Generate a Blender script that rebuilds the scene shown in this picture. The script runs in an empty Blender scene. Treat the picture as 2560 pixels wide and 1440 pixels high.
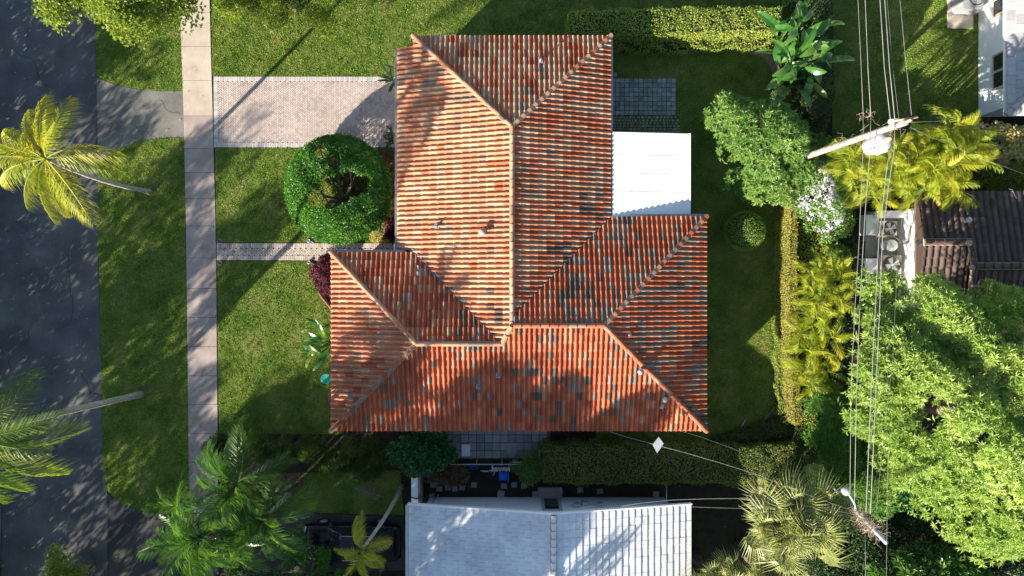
import bpy, math, random
import numpy as np
from mathutils import Vector, Matrix, Quaternion
R = math.radians
random.seed(7); rng = np.random.default_rng(7)
scene = bpy.context.scene
COL = scene.collection
# ------------------------------------------------------------------ camera, sky, sun
H = 34.0
KP = 1.5/2560.0
cam_d = bpy.data.cameras.new('camera'); cam = bpy.data.objects.new('camera', cam_d); COL.objects.link(cam)
cam.location = (0, 0, H); cam_d.lens = 24; cam_d.sensor_width = 36; cam_d.clip_end = 900; cam_d.clip_start = .2
scene.camera = cam
SUN_EL = 19.5; AZ = 44.5                      # the light travels towards (+x,+y) at AZ degrees from +x
w = bpy.data.worlds.new('World'); scene.world = w; w.use_nodes = True
nt = w.node_tree; nt.nodes.clear()
sky = nt.nodes.new('ShaderNodeTexSky'); sky.sky_type = 'NISHITA'; sky.sun_disc = False
sky.sun_elevation = R(SUN_EL); sky.sun_rotation = R(270-AZ); sky.air_density = 1.0; sky.dust_density = .6; sky.ozone_density = 1.2
bg = nt.nodes.new('ShaderNodeBackground'); bg.inputs['Strength'].default_value = .078
wo_ = nt.nodes.new('ShaderNodeOutputWorld')
nt.links.new(sky.outputs[0], bg.inputs[0]); nt.links.new(bg.outputs[0], wo_.inputs[0])
sd = bpy.data.lights.new('sun', 'SUN'); sd.energy = 5.0; sd.angle = R(.5); sd.color = (1, .91, .78)
sun = bpy.data.objects.new('sun', sd); COL.objects.link(sun)
ce, se = math.cos(R(SUN_EL)), math.sin(R(SUN_EL))
SD = Vector((ce*math.cos(R(AZ)), ce*math.sin(R(AZ)), -se))
sun.rotation_mode = 'QUATERNION'; sun.rotation_quaternion = SD.to_track_quat('-Z', 'Y')
sun.location = (-30, -30, 40)
vs = scene.view_settings
vs.view_transform = 'Standard'; vs.look = 'None'; vs.exposure = 1.7; vs.gamma = 1; vs.use_curve_mapping = False

# ------------------------------------------------------------------ helpers
def P(px, py, z=0.0):                          # a point of the place seen at that pixel, at height z
    k = KP*(H-z)
    return ((px-1280)*k, (720-py)*k, z)
def PP(pts, z=0.0): return [P(a, b, z)[:2] for a, b in pts]

MATS = {}
def N(t, ty, **kw):
    n = t.nodes.new(ty)
    for k, v in kw.items():
        try: setattr(n, k, v)
        except Exception: n.inputs[k].default_value = v
    return n
def mat(name, c1, c2=None, c3=None, scale=4., rough=.85, bump=0., bscale=40., spec=.25, attr=False, trans=0., metal=0., detail=5., dist=.0, tcol=None, fine=0., broad=0., coord='Object', stops=(.3,.5,.7)):
    """procedural surface: colours blended by noise (and by a per piece random value), fine bump"""
    m = bpy.data.materials.new(name); m.use_nodes = True; t = m.node_tree; t.nodes.clear(); L = t.links.new
    out = N(t, 'ShaderNodeOutputMaterial'); b = N(t, 'ShaderNodeBsdfPrincipled')
    b.inputs['Roughness'].default_value = rough; b.inputs['Metallic'].default_value = metal
    b.inputs['Specular IOR Level'].default_value = spec
    tc = N(t, 'ShaderNodeNewGeometry'); pos = tc.outputs['Position']
    ns = N(t, 'ShaderNodeTexNoise'); ns.inputs['Scale'].default_value = scale; ns.inputs['Detail'].default_value = detail; ns.inputs['Distortion'].default_value = dist
    L(pos, ns.inputs['Vector'])
    cols = [c for c in (c1, c2, c3) if c is not None]
    src = ns.outputs['Fac']
    if attr:
        at = N(t, 'ShaderNodeAttribute', attribute_name='rnd'); oi = N(t, 'ShaderNodeObjectInfo')
        ad = N(t, 'ShaderNodeMath', operation='ADD'); L(at.outputs['Fac'], ad.inputs[0]); L(oi.outputs['Random'], ad.inputs[1])
        fr = N(t, 'ShaderNodeMath', operation='FRACT'); L(ad.outputs[0], fr.inputs[0])
        mx = N(t, 'ShaderNodeMix'); mx.data_type = 'FLOAT'; mx.inputs[0].default_value = .45 if attr is True else attr
        L(fr.outputs[0], mx.inputs[2]); L(ns.outputs['Fac'], mx.inputs[3]); src = mx.outputs[0]
        if attr is not True: stops = (.1, .5, .9)
        else: stops = (.2, .5, .8)
    cr = N(t, 'ShaderNodeValToRGB'); e = cr.color_ramp.elements
    if len(cols) == 1: cols = [cols[0], cols[0]]
    st = stops if len(cols) == 3 else (stops[0], stops[-1])
    e[0].position = st[0]; e[0].color = (*cols[0], 1); e[1].position = st[-1]; e[1].color = (*cols[-1], 1)
    if len(cols) == 3: q = e.new(st[1]); q.color = (*cols[1], 1)
    L(src, cr.inputs[0]); colout = cr.outputs[0]
    if fine:
        n2 = N(t, 'ShaderNodeTexNoise'); n2.inputs['Scale'].default_value = 28; n2.inputs['Detail'].default_value = 6; L(pos, n2.inputs['Vector'])
        mr = N(t, 'ShaderNodeMapRange'); mr.inputs[1].default_value = .3; mr.inputs[2].default_value = .7; mr.inputs[3].default_value = 1-fine; mr.inputs[4].default_value = 1+fine
        L(n2.outputs['Fac'], mr.inputs[0])
        vm = N(t, 'ShaderNodeVectorMath', operation='SCALE'); L(colout, vm.inputs[0]); L(mr.outputs[0], vm.inputs['Scale']); colout = vm.outputs[0]
    if broad:
        n4 = N(t, 'ShaderNodeTexNoise'); n4.inputs['Scale'].default_value = .8; n4.inputs['Detail'].default_value = 7; n4.inputs['Roughness'].default_value = .6; L(pos, n4.inputs['Vector'])
        mr = N(t, 'ShaderNodeMapRange'); mr.inputs[1].default_value = .35; mr.inputs[2].default_value = .65; mr.inputs[3].default_value = 1-broad; mr.inputs[4].default_value = 1+broad*.6
        L(n4.outputs['Fac'], mr.inputs[0]); vm = N(t, 'ShaderNodeVectorMath', operation='SCALE'); L(colout, vm.inputs[0]); L(mr.outputs[0], vm.inputs['Scale']); colout = vm.outputs[0]
    L(colout, b.inputs['Base Color'])
    if bump:
        n3 = N(t, 'ShaderNodeTexNoise'); n3.inputs['Scale'].default_value = bscale; n3.inputs['Detail'].default_value = 4; L(pos, n3.inputs['Vector'])
        bp = N(t, 'ShaderNodeBump'); bp.inputs['Strength'].default_value = 1; bp.inputs['Distance'].default_value = bump
        L(n3.outputs['Fac'], bp.inputs['Height']); L(bp.outputs[0], b.inputs['Normal'])
    if trans:
        tr = N(t, 'ShaderNodeBsdfTranslucent')
        if tcol:
            vm = N(t, 'ShaderNodeVectorMath', operation='MULTIPLY'); L(colout, vm.inputs[0]); vm.inputs[1].default_value = tcol; L(vm.outputs[0], tr.inputs[0])
        else: L(colout, tr.inputs[0])
        ms = N(t, 'ShaderNodeMixShader'); ms.inputs[0].default_value = trans
        L(b.outputs[0], ms.inputs[1]); L(tr.outputs[0], ms.inputs[2]); L(ms.outputs[0], out.inputs[0])
    else: L(b.outputs[0], out.inputs[0])
    MATS[name] = m; return m

def wo(o):
    v = Vector((0, 0, 0))
    while o is not None: v += o.location; o = o.parent
    return v
def props(o, label=None, cat=None, group=None, kind=None):
    for k, v in (('label', label), ('category', cat), ('group', group), ('kind', kind)):
        if v: o[k] = v
    return o
def T(name, label, cat, loc=(0, 0, 0), group=None):
    o = bpy.data.objects.new(name, None); COL.objects.link(o); o.location = loc; o.empty_display_size = .3
    return props(o, label, cat, group)
def place(name, me, world, parent=None, rot=None, scale=None, mslot=None):
    o = bpy.data.objects.new(name, me); COL.objects.link(o)
    if parent: o.parent = parent; o.location = Vector(world) - wo(parent)
    else: o.location = world
    if rot is not None:
        if isinstance(rot, Quaternion): o.rotation_mode = 'QUATERNION'; o.rotation_quaternion = rot
        elif isinstance(rot, (int, float)): o.rotation_euler = (0, 0, rot)
        else: o.rotation_euler = rot
    if scale is not None: o.scale = (scale,)*3 if isinstance(scale, (int, float)) else scale
    if mslot is not None: o.material_slots[0].link = 'OBJECT'; o.material_slots[0].material = mslot
    return o
class MB:
    def __init__(s): s.v = []; s.f = []; s.mi = []; s.sm = []; s.r = []
    def add(s, vs_, fs, mi=0, smooth=False, r=None):
        o = len(s.v); s.v += [tuple(q) for q in vs_]; rr = random.random() if r is None else r
        for f in fs: s.f.append(tuple(i+o for i in f)); s.mi.append(mi); s.sm.append(smooth); s.r.append(rr)
    def box(s, c, d, rz=0, mi=0, top=1., r=None):
        x, y, z = [q/2 for q in d]; cs, sn = math.cos(rz), math.sin(rz)
        vs_ = []
        for dz, k in ((-z, 1), (z, top)):
            for dx, dy in ((-x, -y), (x, -y), (x, y), (-x, y)):
                dx *= k; dy *= k; vs_.append((c[0]+dx*cs-dy*sn, c[1]+dx*sn+dy*cs, c[2]+dz))
        s.add(vs_, [(0, 3, 2, 1), (4, 5, 6, 7), (0, 1, 5, 4), (1, 2, 6, 5), (2, 3, 7, 6), (3, 0, 4, 7)], mi, r=r)
    def prism(s, poly, z0, z1, mi=0, r=None):
        n = len(poly); A = sum(poly[i][0]*poly[(i+1) % n][1]-poly[(i+1) % n][0]*poly[i][1] for i in range(n))
        if A < 0: poly = poly[::-1]
        vs_ = [(p[0], p[1], z0) for p in poly]+[(p[0], p[1], z1) for p in poly]
        s.add(vs_, [tuple(range(n-1, -1, -1)), tuple(range(n, 2*n))]+[(i, (i+1) % n, n+(i+1) % n, n+i) for i in range(n)], mi, r=r)
    def tube(s, pts, rad, n=6, mi=0, cap=True, smooth=True):
        pts = [Vector(p) for p in pts]; rings = []; up = Vector((.3, .2, 1))
        rr = rad if isinstance(rad, (list, tuple)) else [rad]*len(pts)
        for i, p in enumerate(pts):
            d = (pts[min(i+1, len(pts)-1)]-pts[max(i-1, 0)]).normalized()
            a = d.cross(up if abs(d.dot(up.normalized())) < .95 else Vector((1, 0, 0))).normalized(); b = d.cross(a)
            rings.append([p+(a*math.cos(t)+b*math.sin(t))*rr[i] for t in [2*math.pi*k/n for k in range(n)]])
        vs_ = [q for r_ in rings for q in r_]; fs = []
        for i in range(len(pts)-1):
            for k in range(n): fs.append((i*n+k, i*n+(k+1) % n, (i+1)*n+(k+1) % n, (i+1)*n+k))
        if cap: fs.append(tuple(range(n-1, -1, -1))); fs.append(tuple(range((len(pts)-1)*n, len(pts)*n)))
        s.add(vs_, fs, mi, smooth)
    def lathe(s, c, prof, n=16, mi=0, smooth=True):
        vs_ = [(c[0]+r_*math.cos(2*math.pi*k/n), c[1]+r_*math.sin(2*math.pi*k/n), c[2]+z) for r_, z in prof for k in range(n)]
        fs = [(i*n+k, i*n+(k+1) % n, (i+1)*n+(k+1) % n, (i+1)*n+k) for i in range(len(prof)-1) for k in range(n)]
        fs.append(tuple(range((len(prof)-1)*n, len(prof)*n)))
        s.add(vs_, fs, mi, smooth)
    def mesh(s, name, mats, org=(0, 0, 0)):
        me = bpy.data.meshes.new(name); ox, oy, oz = org
        me.from_pydata([(a-ox, b-oy, c-oz) for a, b, c in s.v], [], s.f)
        for m in (mats if isinstance(mats, (list, tuple)) else [mats]): me.materials.append(m)
        if len(s.mi):
            me.polygons.foreach_set('material_index', s.mi); me.polygons.foreach_set('use_smooth', s.sm)
            a = me.attributes.new('rnd', 'FLOAT', 'FACE'); a.data.foreach_set('value', s.r)
        me.update(); return me
    def build(s, name, mats, parent=None, org=None):
        if org is None: org = wo(parent) if parent else s.v[0]
        return place(name, s.mesh(name, mats, org), org, parent)
def single(name, mb, mats, label, cat, loc, group=None, kind=None):
    return props(mb.build(name, mats, None, loc), label, cat, group, kind)
def struct(name, mb, mats, parent=None):
    o = mb.build(name, mats, parent, (0, 0, 0))
    if not parent: o['kind'] = 'structure'
    return o
def npmesh(name, V, F, rnd, m, org=(0, 0, 0), smooth=False):
    V = np.asarray(V, float)-np.array(org); nf, k = F.shape
    me = bpy.data.meshes.new(name); me.vertices.add(len(V)); me.vertices.foreach_set('co', V.astype(np.float32).ravel())
    me.loops.add(nf*k); me.loops.foreach_set('vertex_index', F.astype(np.int32).ravel())
    me.polygons.add(nf); me.polygons.foreach_set('loop_start', np.arange(0, nf*k, k, dtype=np.int32))
    me.polygons.foreach_set('use_smooth', np.full(nf, smooth))
    a = me.attributes.new('rnd', 'FLOAT', 'FACE'); a.data.foreach_set('value', rnd.astype(np.float32))
    me.materials.append(m); me.update(calc_edges=True); return me
def nrm(a): return a/np.maximum(np.linalg.norm(a, axis=-1, keepdims=True), 1e-9)
def leaves(pos, d, n, L, W, rnd=None, curl=.15):
    """folded leaf blades (2 triangles each): pos base, d axis, n facing; returns V,F,rnd"""
    d = nrm(d); y = nrm(np.cross(n, d)); z = np.cross(d, y)
    L = np.broadcast_to(np.asarray(L, float), (len(pos),))[:, None]; W = np.broadcast_to(np.asarray(W, float), (len(pos),))[:, None]
    b = pos; t = pos+d*L-z*L*curl; l = pos+d*L*.5+y*W*.5+z*W*.18; r = pos+d*L*.5-y*W*.5+z*W*.18
    V = np.stack([b, r, t, l], 1).reshape(-1, 3); i = np.arange(len(pos))[:, None]*4
    F = np.concatenate([i+np.array([[0, 1, 2]]), i+np.array([[0, 2, 3]])], 1).reshape(-1, 3)
    if rnd is None: rnd = rng.random(len(pos))
    return V, F, np.repeat(rnd, 2)
def merge(parts):
    Vs, Fs, Rs = [], [], []; o = 0
    for V, F, r in parts: Vs.append(V); Fs.append(F+o); Rs.append(r); o += len(V)
    return np.concatenate(Vs), np.concatenate(Fs), np.concatenate(Rs)
def foliage(name, parts, m, parent=None, org=None, stuff=False):
    V, F, r = merge(parts) if isinstance(parts, list) else parts
    if org is None: org = wo(parent) if parent else (0, 0, 0)
    return place(name, npmesh(name, V, F, r, m, org), org, parent)
def sph(n, up=None):
    v = nrm(rng.normal(size=(n, 3)))
    if up is not None: v[:, 2] = np.where(v[:, 2] < up, np.abs(v[:, 2]), v[:, 2]); v = nrm(v)
    return v
def clump_leaves(centers, rad, n, L, W, flat=.75, spread=.5):
    """leaves spread over the outside of many small clumps: n per clump"""
    out = []
    c = np.repeat(np.asarray(centers), n, 0); rr = np.repeat(np.broadcast_to(rad, (len(centers),)), n)
    v = sph(len(c), -.35); depth = 1-rng.random(len(c))**2*.45
    pos = c+v*np.array([1, 1, flat])*(rr*depth)[:, None]
    d = nrm(v*.5+rng.normal(size=v.shape)*spread+np.array([0, 0, .1])); n_ = nrm(v+np.array([0, 0, .6])+rng.normal(size=v.shape)*.35)
    cr = np.repeat(rng.random(len(centers)), n)
    rnd = np.clip(cr*.5+rng.random(len(c))*.5, 0, .999)
    return leaves(pos, d, n_, L*rng.uniform(.7, 1.2, len(c)), W*rng.uniform(.8, 1.2, len(c)), rnd)
def rosettes(cen, axis, n, L, W, elev=.35, rndc=None):
    cen = np.asarray(cen); axis = nrm(np.asarray(axis)); m = len(cen)
    h = nrm(np.cross(axis, nrm(rng.normal(size=(m, 3))))); g = np.cross(axis, h)
    out = []; rb = rng.random(m) if rndc is None else rndc
    ph0 = rng.random(m)*6.283
    for k in range(n):
        ph = ph0+k*2.39996+rng.normal(size=m)*.15
        el = elev+rng.normal(size=m)*.18+(.5*(k/n))
        rad = h*np.cos(ph)[:, None]+g*np.sin(ph)[:, None]
        d = rad*np.cos(el)[:, None]+axis*np.sin(el)[:, None]
        nn = axis*np.cos(el)[:, None]-rad*np.sin(el)[:, None]
        out.append(leaves(cen+d*.01, d, nn, L*rng.uniform(.75, 1.15, m), W, np.clip(rb*.75+rng.random(m)*.25, 0, .999)))
    return merge(out)
def inpoly(x, y, poly):
    x = np.asarray(x); y = np.asarray(y); c = np.zeros(x.shape, bool); n = len(poly); j = n-1
    for i in range(n):
        xi, yi = poly[i]; xj, yj = poly[j]
        if yi != yj: c ^= ((yi > y) != (yj > y)) & (x < (xj-xi)*(y-yi)/(yj-yi)+xi)
        j = i
    return c
def seg_dist(x, y, poly):
    d = np.full(len(x), 1e9); n = len(poly)
    for i in range(n):
        ax, ay = poly[i]; bx, by = poly[(i+1) % n]; vx, vy = bx-ax, by-ay; L2 = vx*vx+vy*vy+1e-9
        t = np.clip(((x-ax)*vx+(y-ay)*vy)/L2, 0, 1); d = np.minimum(d, np.hypot(x-ax-t*vx, y-ay-t*vy))
    return d
def pieces(parent, name, m, boxes, limit=300, top=.94, label=None):
    """boxes: (x,y,z,dx,dy,dz,rz); the ones nearest the middle become parts that share a mesh, the rest one joined part"""
    boxes = sorted(boxes, key=lambda b: b[0]**2+b[1]**2)
    u = MB(); u.box((0, 0, 0), (1, 1, 1), top=top); me = u.mesh(name, m)
    me.attributes.remove(me.attributes['rnd'])
    for b in boxes[:limit]: place(name, me, b[:3], parent, b[6]+random.gauss(0, .006), (b[3], b[4], b[5]))
    if len(boxes) > limit:
        q = MB()
        for b in boxes[limit:]: q.box(b[:3], b[3:6], b[6]+random.gauss(0, .006), top=top)
        o = q.build(name+'s', m, parent); o['kind'] = 'stuff'

# ------------------------------------------------------------------ materials
mat('soil', (.022, .02, .012), (.035, .03, .018), (.016, .018, .009), scale=1.6, rough=1, bump=.02, bscale=25, fine=.35)
mat('mulch_light', (.22, .17, .13), (.3, .24, .19), (.12, .09, .07), scale=3, rough=1, bump=.02, bscale=30, fine=.3)
mat('turf', (.05, .09, .014), (.10, .14, .024), (.17, .165, .05), scale=.9, rough=1, bump=.03, bscale=18, fine=.45)
mat('grass_blade', (.085, .19, .018), (.20, .33, .032), (.42, .43, .10), scale=.55, rough=.6, attr=.5, trans=.3, spec=.2, tcol=(1.2, 1.25, .6))
mat('asphalt', (.068, .071, .076), (.10, .10, .10), (.14, .135, .125), scale=.45, rough=.95, bump=.006, bscale=90, fine=.2, detail=8, broad=.2)
mat('asphalt_patch', (.085, .088, .09), (.11, .112, .112), (.14, .14, .135), scale=1.5, rough=.95, fine=.12)
mat('asphalt_apron', (.11, .11, .10), (.15, .145, .13), (.19, .18, .155), scale=.8, rough=.95, bump=.006, bscale=90, fine=.16, detail=8, broad=.15)
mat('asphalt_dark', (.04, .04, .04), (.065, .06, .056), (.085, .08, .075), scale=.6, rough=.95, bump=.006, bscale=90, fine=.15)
mat('concrete_cream', (.36, .30, .235), (.44, .37, .295), (.5, .43, .345), scale=1.1, rough=.9, bump=.003, bscale=60, fine=.05)
mat('concrete_pink', (.26, .205, .18), (.33, .27, .24), (.39, .325, .29), scale=1.3, rough=.9, bump=.003, bscale=60, fine=.06, dist=.6)
mat('joint_dark', (.05, .045, .04), (.08, .07, .06), rough=1, bump=.004)
mat('joint_sand', (.16, .13, .11), (.22, .18, .15), rough=1, scale=9)
mat('paver', (.40, .32, .275), (.50, .415, .36), (.56, .46, .42), scale=1.2, rough=.9, attr=True, fine=.06, broad=.14)
mat('paver_edge', (.36, .33, .32), (.46, .42, .40), (.55, .50, .46), scale=2, rough=.9, attr=True, fine=.06)
mat('paver_walk', (.34, .26, .22), (.45, .37, .32), (.54, .46, .40), scale=2, rough=.9, attr=True, fine=.08)
mat('slate_slab', (.19, .20, .21), (.27, .275, .28), (.34, .34, .33), scale=2, rough=.85, attr=True, fine=.1)
mat('cobble', (.17, .155, .14), (.24, .22, .2), (.29, .26, .23), scale=3, rough=.9, attr=True, fine=.12)
mat('slab_grey', (.16, .17, .165), (.23, .235, .225), (.29, .285, .27), scale=3, rough=.9, attr=True, fine=.14)
mat('brick_edge', (.22, .07, .05), (.3, .11, .08), scale=5, rough=.9, attr=True)
TC = {}
for nm, a, b, c in (('salmon', (.41, .15, .075), (.46, .185, .098), (.51, .22, .125)), ('buff', (.40, .215, .12), (.45, .26, .15), (.50, .31, .19)),
                    ('orange', (.36, .085, .036), (.42, .11, .047), (.47, .145, .064)), ('red', (.28, .065, .03), (.34, .085, .04), (.40, .115, .055)),
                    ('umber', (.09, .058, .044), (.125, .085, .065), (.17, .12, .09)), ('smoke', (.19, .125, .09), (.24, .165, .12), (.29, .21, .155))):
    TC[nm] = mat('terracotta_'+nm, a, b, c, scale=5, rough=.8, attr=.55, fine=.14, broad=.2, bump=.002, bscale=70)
TNAMES = list(TC)
mat('roof_deck', (.16, .06, .035), (.24, .09, .05), scale=4, rough=1)
mat('mortar', (.26, .19, .15), (.38, .3, .24), scale=8, rough=.95, fine=.1)
mat('white_paint', (.76, .76, .74), (.82, .82, .8), scale=2, rough=.6)
mat('white_panel', (.74, .74, .71), (.8, .8, .78), scale=1.7, rough=.55, fine=.03, broad=.07)
mat('gutter', (.5, .5, .49), (.62, .62, .6), scale=5, rough=.5, metal=.3)
mat('wall_white', (.74, .75, .75), (.8, .81, .81), scale=1.5, rough=.85, fine=.02)
mat('lead', (.22, .22, .23), (.42, .42, .42), scale=12, rough=.55, metal=.5)
mat('flashing', (.14, .13, .13), (.28, .27, .265), scale=5, rough=.6, metal=.3, fine=.2)
mat('grey_roof_tile', (.5, .52, .53), (.6, .62, .63), (.68, .7, .7), scale=4, rough=.85, attr=.8, fine=.1, detail=8, broad=.16)
mat('grey_roof_tile_warm', (.56, .555, .54), (.6, .59, .57), (.64, .63, .605), scale=3, rough=.85, attr=.6, fine=.08)  # warmer, more even grey for the eastern tiles of the same roof
mat('brown_tile', (.06, .042, .034), (.095, .066, .054), (.13, .093, .075), scale=4, rough=.85, attr=.5, fine=.2)
mat('asphalt_shingle', (.24, .235, .23), (.34, .335, .33), (.42, .415, .4), scale=5, rough=.9, attr=.5, fine=.14)
mat('bark', (.10, .075, .055), (.17, .13, .10), (.25, .2, .155), scale=9, rough=.95, bump=.02, bscale=30, fine=.2)
mat('palm_bark', (.22, .2, .17), (.33, .3, .26), (.42, .38, .33), scale=9, rough=.95, bump=.012, bscale=35, fine=.2)
mat('dead_frond', (.2, .145, .095), (.3, .23, .16), (.38, .31, .23), scale=4, rough=.9, attr=True)
mat('wood_pole', (.17, .15, .13), (.27, .245, .22), (.4, .37, .335), scale=7, rough=.9, bump=.006, bscale=30, fine=.2)
mat('metal_white', (.34, .36, .38), (.44, .46, .48), scale=4, rough=.5)
mat('metal_grey', (.35, .36, .37), (.45, .46, .47), scale=4, rough=.45, metal=.4)
mat('metal_dark', (.03, .03, .032), (.06, .06, .062), scale=4, rough=.5, metal=.3)
mat('wire', (.17, .17, .165), (.25, .25, .24), scale=3, rough=.7)
mat('wire_dark', (.1, .1, .1), (.16, .16, .16), scale=3, rough=.6)
mat('car_paint', (.004, .004, .005), (.006, .006, .007), scale=3, rough=.22, spec=.35)
mat('glass_dark', (.015, .02, .022), (.025, .03, .034), scale=3, rough=.06, spec=.7)
mat('rubber', (.015, .015, .015), (.03, .03, .03), rough=.9)
mat('headlamp', (.5, .5, .5), (.6, .6, .6), rough=.15, spec=.6)
mat('blue_plastic', (.01, .10, .5), (.02, .14, .6), rough=.4)
mat('teal_plastic', (.03, .28, .22), (.05, .36, .28), rough=.5)
mat('litter', (.05, .028, .018), (.10, .055, .035), (.15, .10, .07), scale=7, rough=1, fine=.4)
mat('clay_pot', (.32, .2, .14), (.42, .27, .2), rough=.9, scale=7)
mat('tan_frame', (.42, .32, .22), (.5, .4, .3), rough=.7)
mat('rope', (.02, .03, .05), (.04, .05, .08), rough=.9)
def leafmat(n, a, b, c, trans=.35, rough=.5, tcol=(1.25, 1.35, .5), spec=.35, scale=.8):
    return mat(n, a, b, c, scale=scale, rough=rough, attr=.6, trans=trans, tcol=tcol, spec=spec)
leafmat('leaf_coconut', (.12, .20, .02), (.32, .37, .03), (.62, .48, .05), tcol=(1.35, 1.2, .35))
leafmat('leaf_coconut_dark', (.05, .12, .016), (.13, .22, .024), (.38, .38, .05), tcol=(1.3, 1.3, .4))
leafmat('leaf_areca', (.12, .22, .02), (.31, .38, .03), (.58, .46, .06), trans=.4, tcol=(1.3, 1.2, .3))
leafmat('leaf_palm', (.03, .09, .02), (.07, .16, .032), (.22, .34, .09), spec=.6, rough=.35)
leafmat('leaf_fan', (.12, .16, .05), (.27, .31, .10), (.56, .48, .17), trans=.3, spec=.5, rough=.4, tcol=(1.25, 1.25, .6))
leafmat('leaf_big_tree', (.10, .2, .04), (.26, .38, .08), (.52, .58, .2), trans=.3, rough=.4, tcol=(1.2, 1.3, .5))
leafmat('leaf_tree', (.05, .13, .025), (.13, .25, .05), (.32, .43, .12), trans=.3, rough=.4)
leafmat('leaf_topiary', (.016, .075, .01), (.05, .18, .018), (.22, .40, .05), trans=.3, rough=.38)
leafmat('leaf_hedge', (.12, .2, .025), (.26, .34, .05), (.46, .46, .10), tcol=(1.2, 1.2, .45))
leafmat('leaf_hedge_red', (.16, .21, .03), (.38, .38, .06), (.62, .34, .14), tcol=(1.2, 1.1, .45))
leafmat('leaf_hedge_south', (.06, .12, .022), (.15, .21, .04), (.40, .27, .09))
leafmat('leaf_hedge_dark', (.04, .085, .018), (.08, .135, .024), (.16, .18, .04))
leafmat('leaf_ball', (.09, .18, .02), (.18, .3, .035), (.34, .44, .08))
leafmat('leaf_oak', (.09, .15, .02), (.19, .26, .03), (.36, .38, .06))
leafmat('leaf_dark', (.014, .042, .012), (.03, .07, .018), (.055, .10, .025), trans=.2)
leafmat('leaf_spiky', (.04, .085, .02), (.08, .14, .03), (.15, .2, .05), trans=.2, spec=.5)
leafmat('leaf_seagrape', (.02, .085, .025), (.035, .13, .035), (.06, .17, .05), trans=.25, rough=.4)
leafmat('leaf_banana', (.022, .10, .018), (.05, .16, .025), (.26, .34, .06), trans=.35, rough=.3, spec=.6)
leafmat('leaf_burgundy', (.055, .008, .02), (.12, .02, .045), (.2, .045, .085), trans=.25, tcol=(1.3, .6, .7))
leafmat('leaf_croton', (.26, .26, .07), (.5, .46, .16), (.62, .36, .24), trans=.3, tcol=(1.1, 1., .7))
leafmat('leaf_brown', (.10, .055, .025), (.17, .10, .05), (.12, .13, .03), trans=.2, tcol=(1.1, .9, .5))
leafmat('petal_white', (.62, .6, .72), (.74, .73, .8), (.8, .8, .84), trans=.3, tcol=(1, 1, 1))
M = MATS

# ------------------------------------------------------------------ ground
def sheet(name, poly, z, m, z0=None):
    b = MB(); b.prism(poly, z-.15 if z0 is None else z0, z); return struct(name, b, m)
b = MB(); b.prism([(-400, -400), (400, -400), (400, 400), (-400, 400)], -.5, 0.0); struct('ground', b, M['soil'])
ROADP = PP([(-20, -2200), (236, -2200), (240, 195), (245, 412), (245, 640), (252, 850), (258, 1180), (270, 1240), (270, 4000), (-6, 4000), (4, 1300), (-2, 900), (0, 600), (-20, 200)])
sheet('road', ROADP, .012, M['asphalt'], -.2)
sheet('driveway_apron', PP([(241, 193), (290, 214), (345, 224), (400, 228), (459, 228), (461, 343), (400, 345), (345, 354), (290, 374), (246, 412)]), .02, M['asphalt_apron'], -.2)
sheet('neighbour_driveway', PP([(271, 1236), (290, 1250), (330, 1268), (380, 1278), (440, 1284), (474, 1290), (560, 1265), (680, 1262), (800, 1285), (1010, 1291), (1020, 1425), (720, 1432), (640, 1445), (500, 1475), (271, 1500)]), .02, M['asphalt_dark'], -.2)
b = MB(); b.prism(PP([(-30, 600), (8, 598), (30, 605), (28, 618), (5, 626), (-30, 630)]), -.05, .016); b.prism(PP([(45, 596), (80, 570), (112, 552), (124, 572), (100, 585), (60, 600)]), -.05, .016); struct('asphalt_patch', b, M['asphalt_patch'])
b = MB(); b.prism(PP([(-14, 300), (-3, 600), (-4, 900), (3, 1300), (-6, 1700), (-40, 1700), (-50, 300)]), -.1, .03); struct('gutter_strip', b, M['asphalt_apron'])
m = MB(); jn = [(240.5, 196), (241.5, 260), (243, 330), (241, 380), (246, 413)]
for (ax, ay), (bx, by) in zip(jn, jn[1:]): m.prism(PP([(ax-1, ay), (ax+1, ay), (bx+1, by), (bx-1, by)]), .0, .024)
jn = [(270, 1240), (272, 1300), (269, 1370), (272, 1440), (270, 1500)]
for (ax, ay), (bx, by) in zip(jn, jn[1:]): m.prism(PP([(ax-1, ay), (ax+1, ay), (bx+1, by), (bx-1, by)]), .0, .024)
struct('road_joint', m, M['joint_dark'])
m = MB(); rs_ = random.Random(5)
for x0, y0, a0, n_ in ((30, 120, 1.2, 16), (120, 250, 1.7, 20), (60, 520, .3, 14), (170, 640, 1.5, 22), (90, 800, 1.9, 18), (200, 930, 1.2, 18), (110, 1150, 1.6, 20), (330, 1330, .2, 16), (400, 250, 1.0, 8), (330, 310, .5, 9)):
    px, py, a_ = x0, y0, a0
    for k in range(n_):
        a_ += rs_.gauss(0, .35); qx, qy = px+9*math.cos(a_), py+9*math.sin(a_); nx_, ny_ = -math.sin(a_)*.45, math.cos(a_)*.45
        m.prism(PP([(px-nx_, py-ny_), (px+nx_, py+ny_), (qx+nx_, qy+ny_), (qx-nx_, qy-ny_)]), .0, .0235+.0001*k); px, py = qx, qy; a_ += (a0-a_)*.3
struct('road_crack', m, M['joint_dark'])
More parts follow.
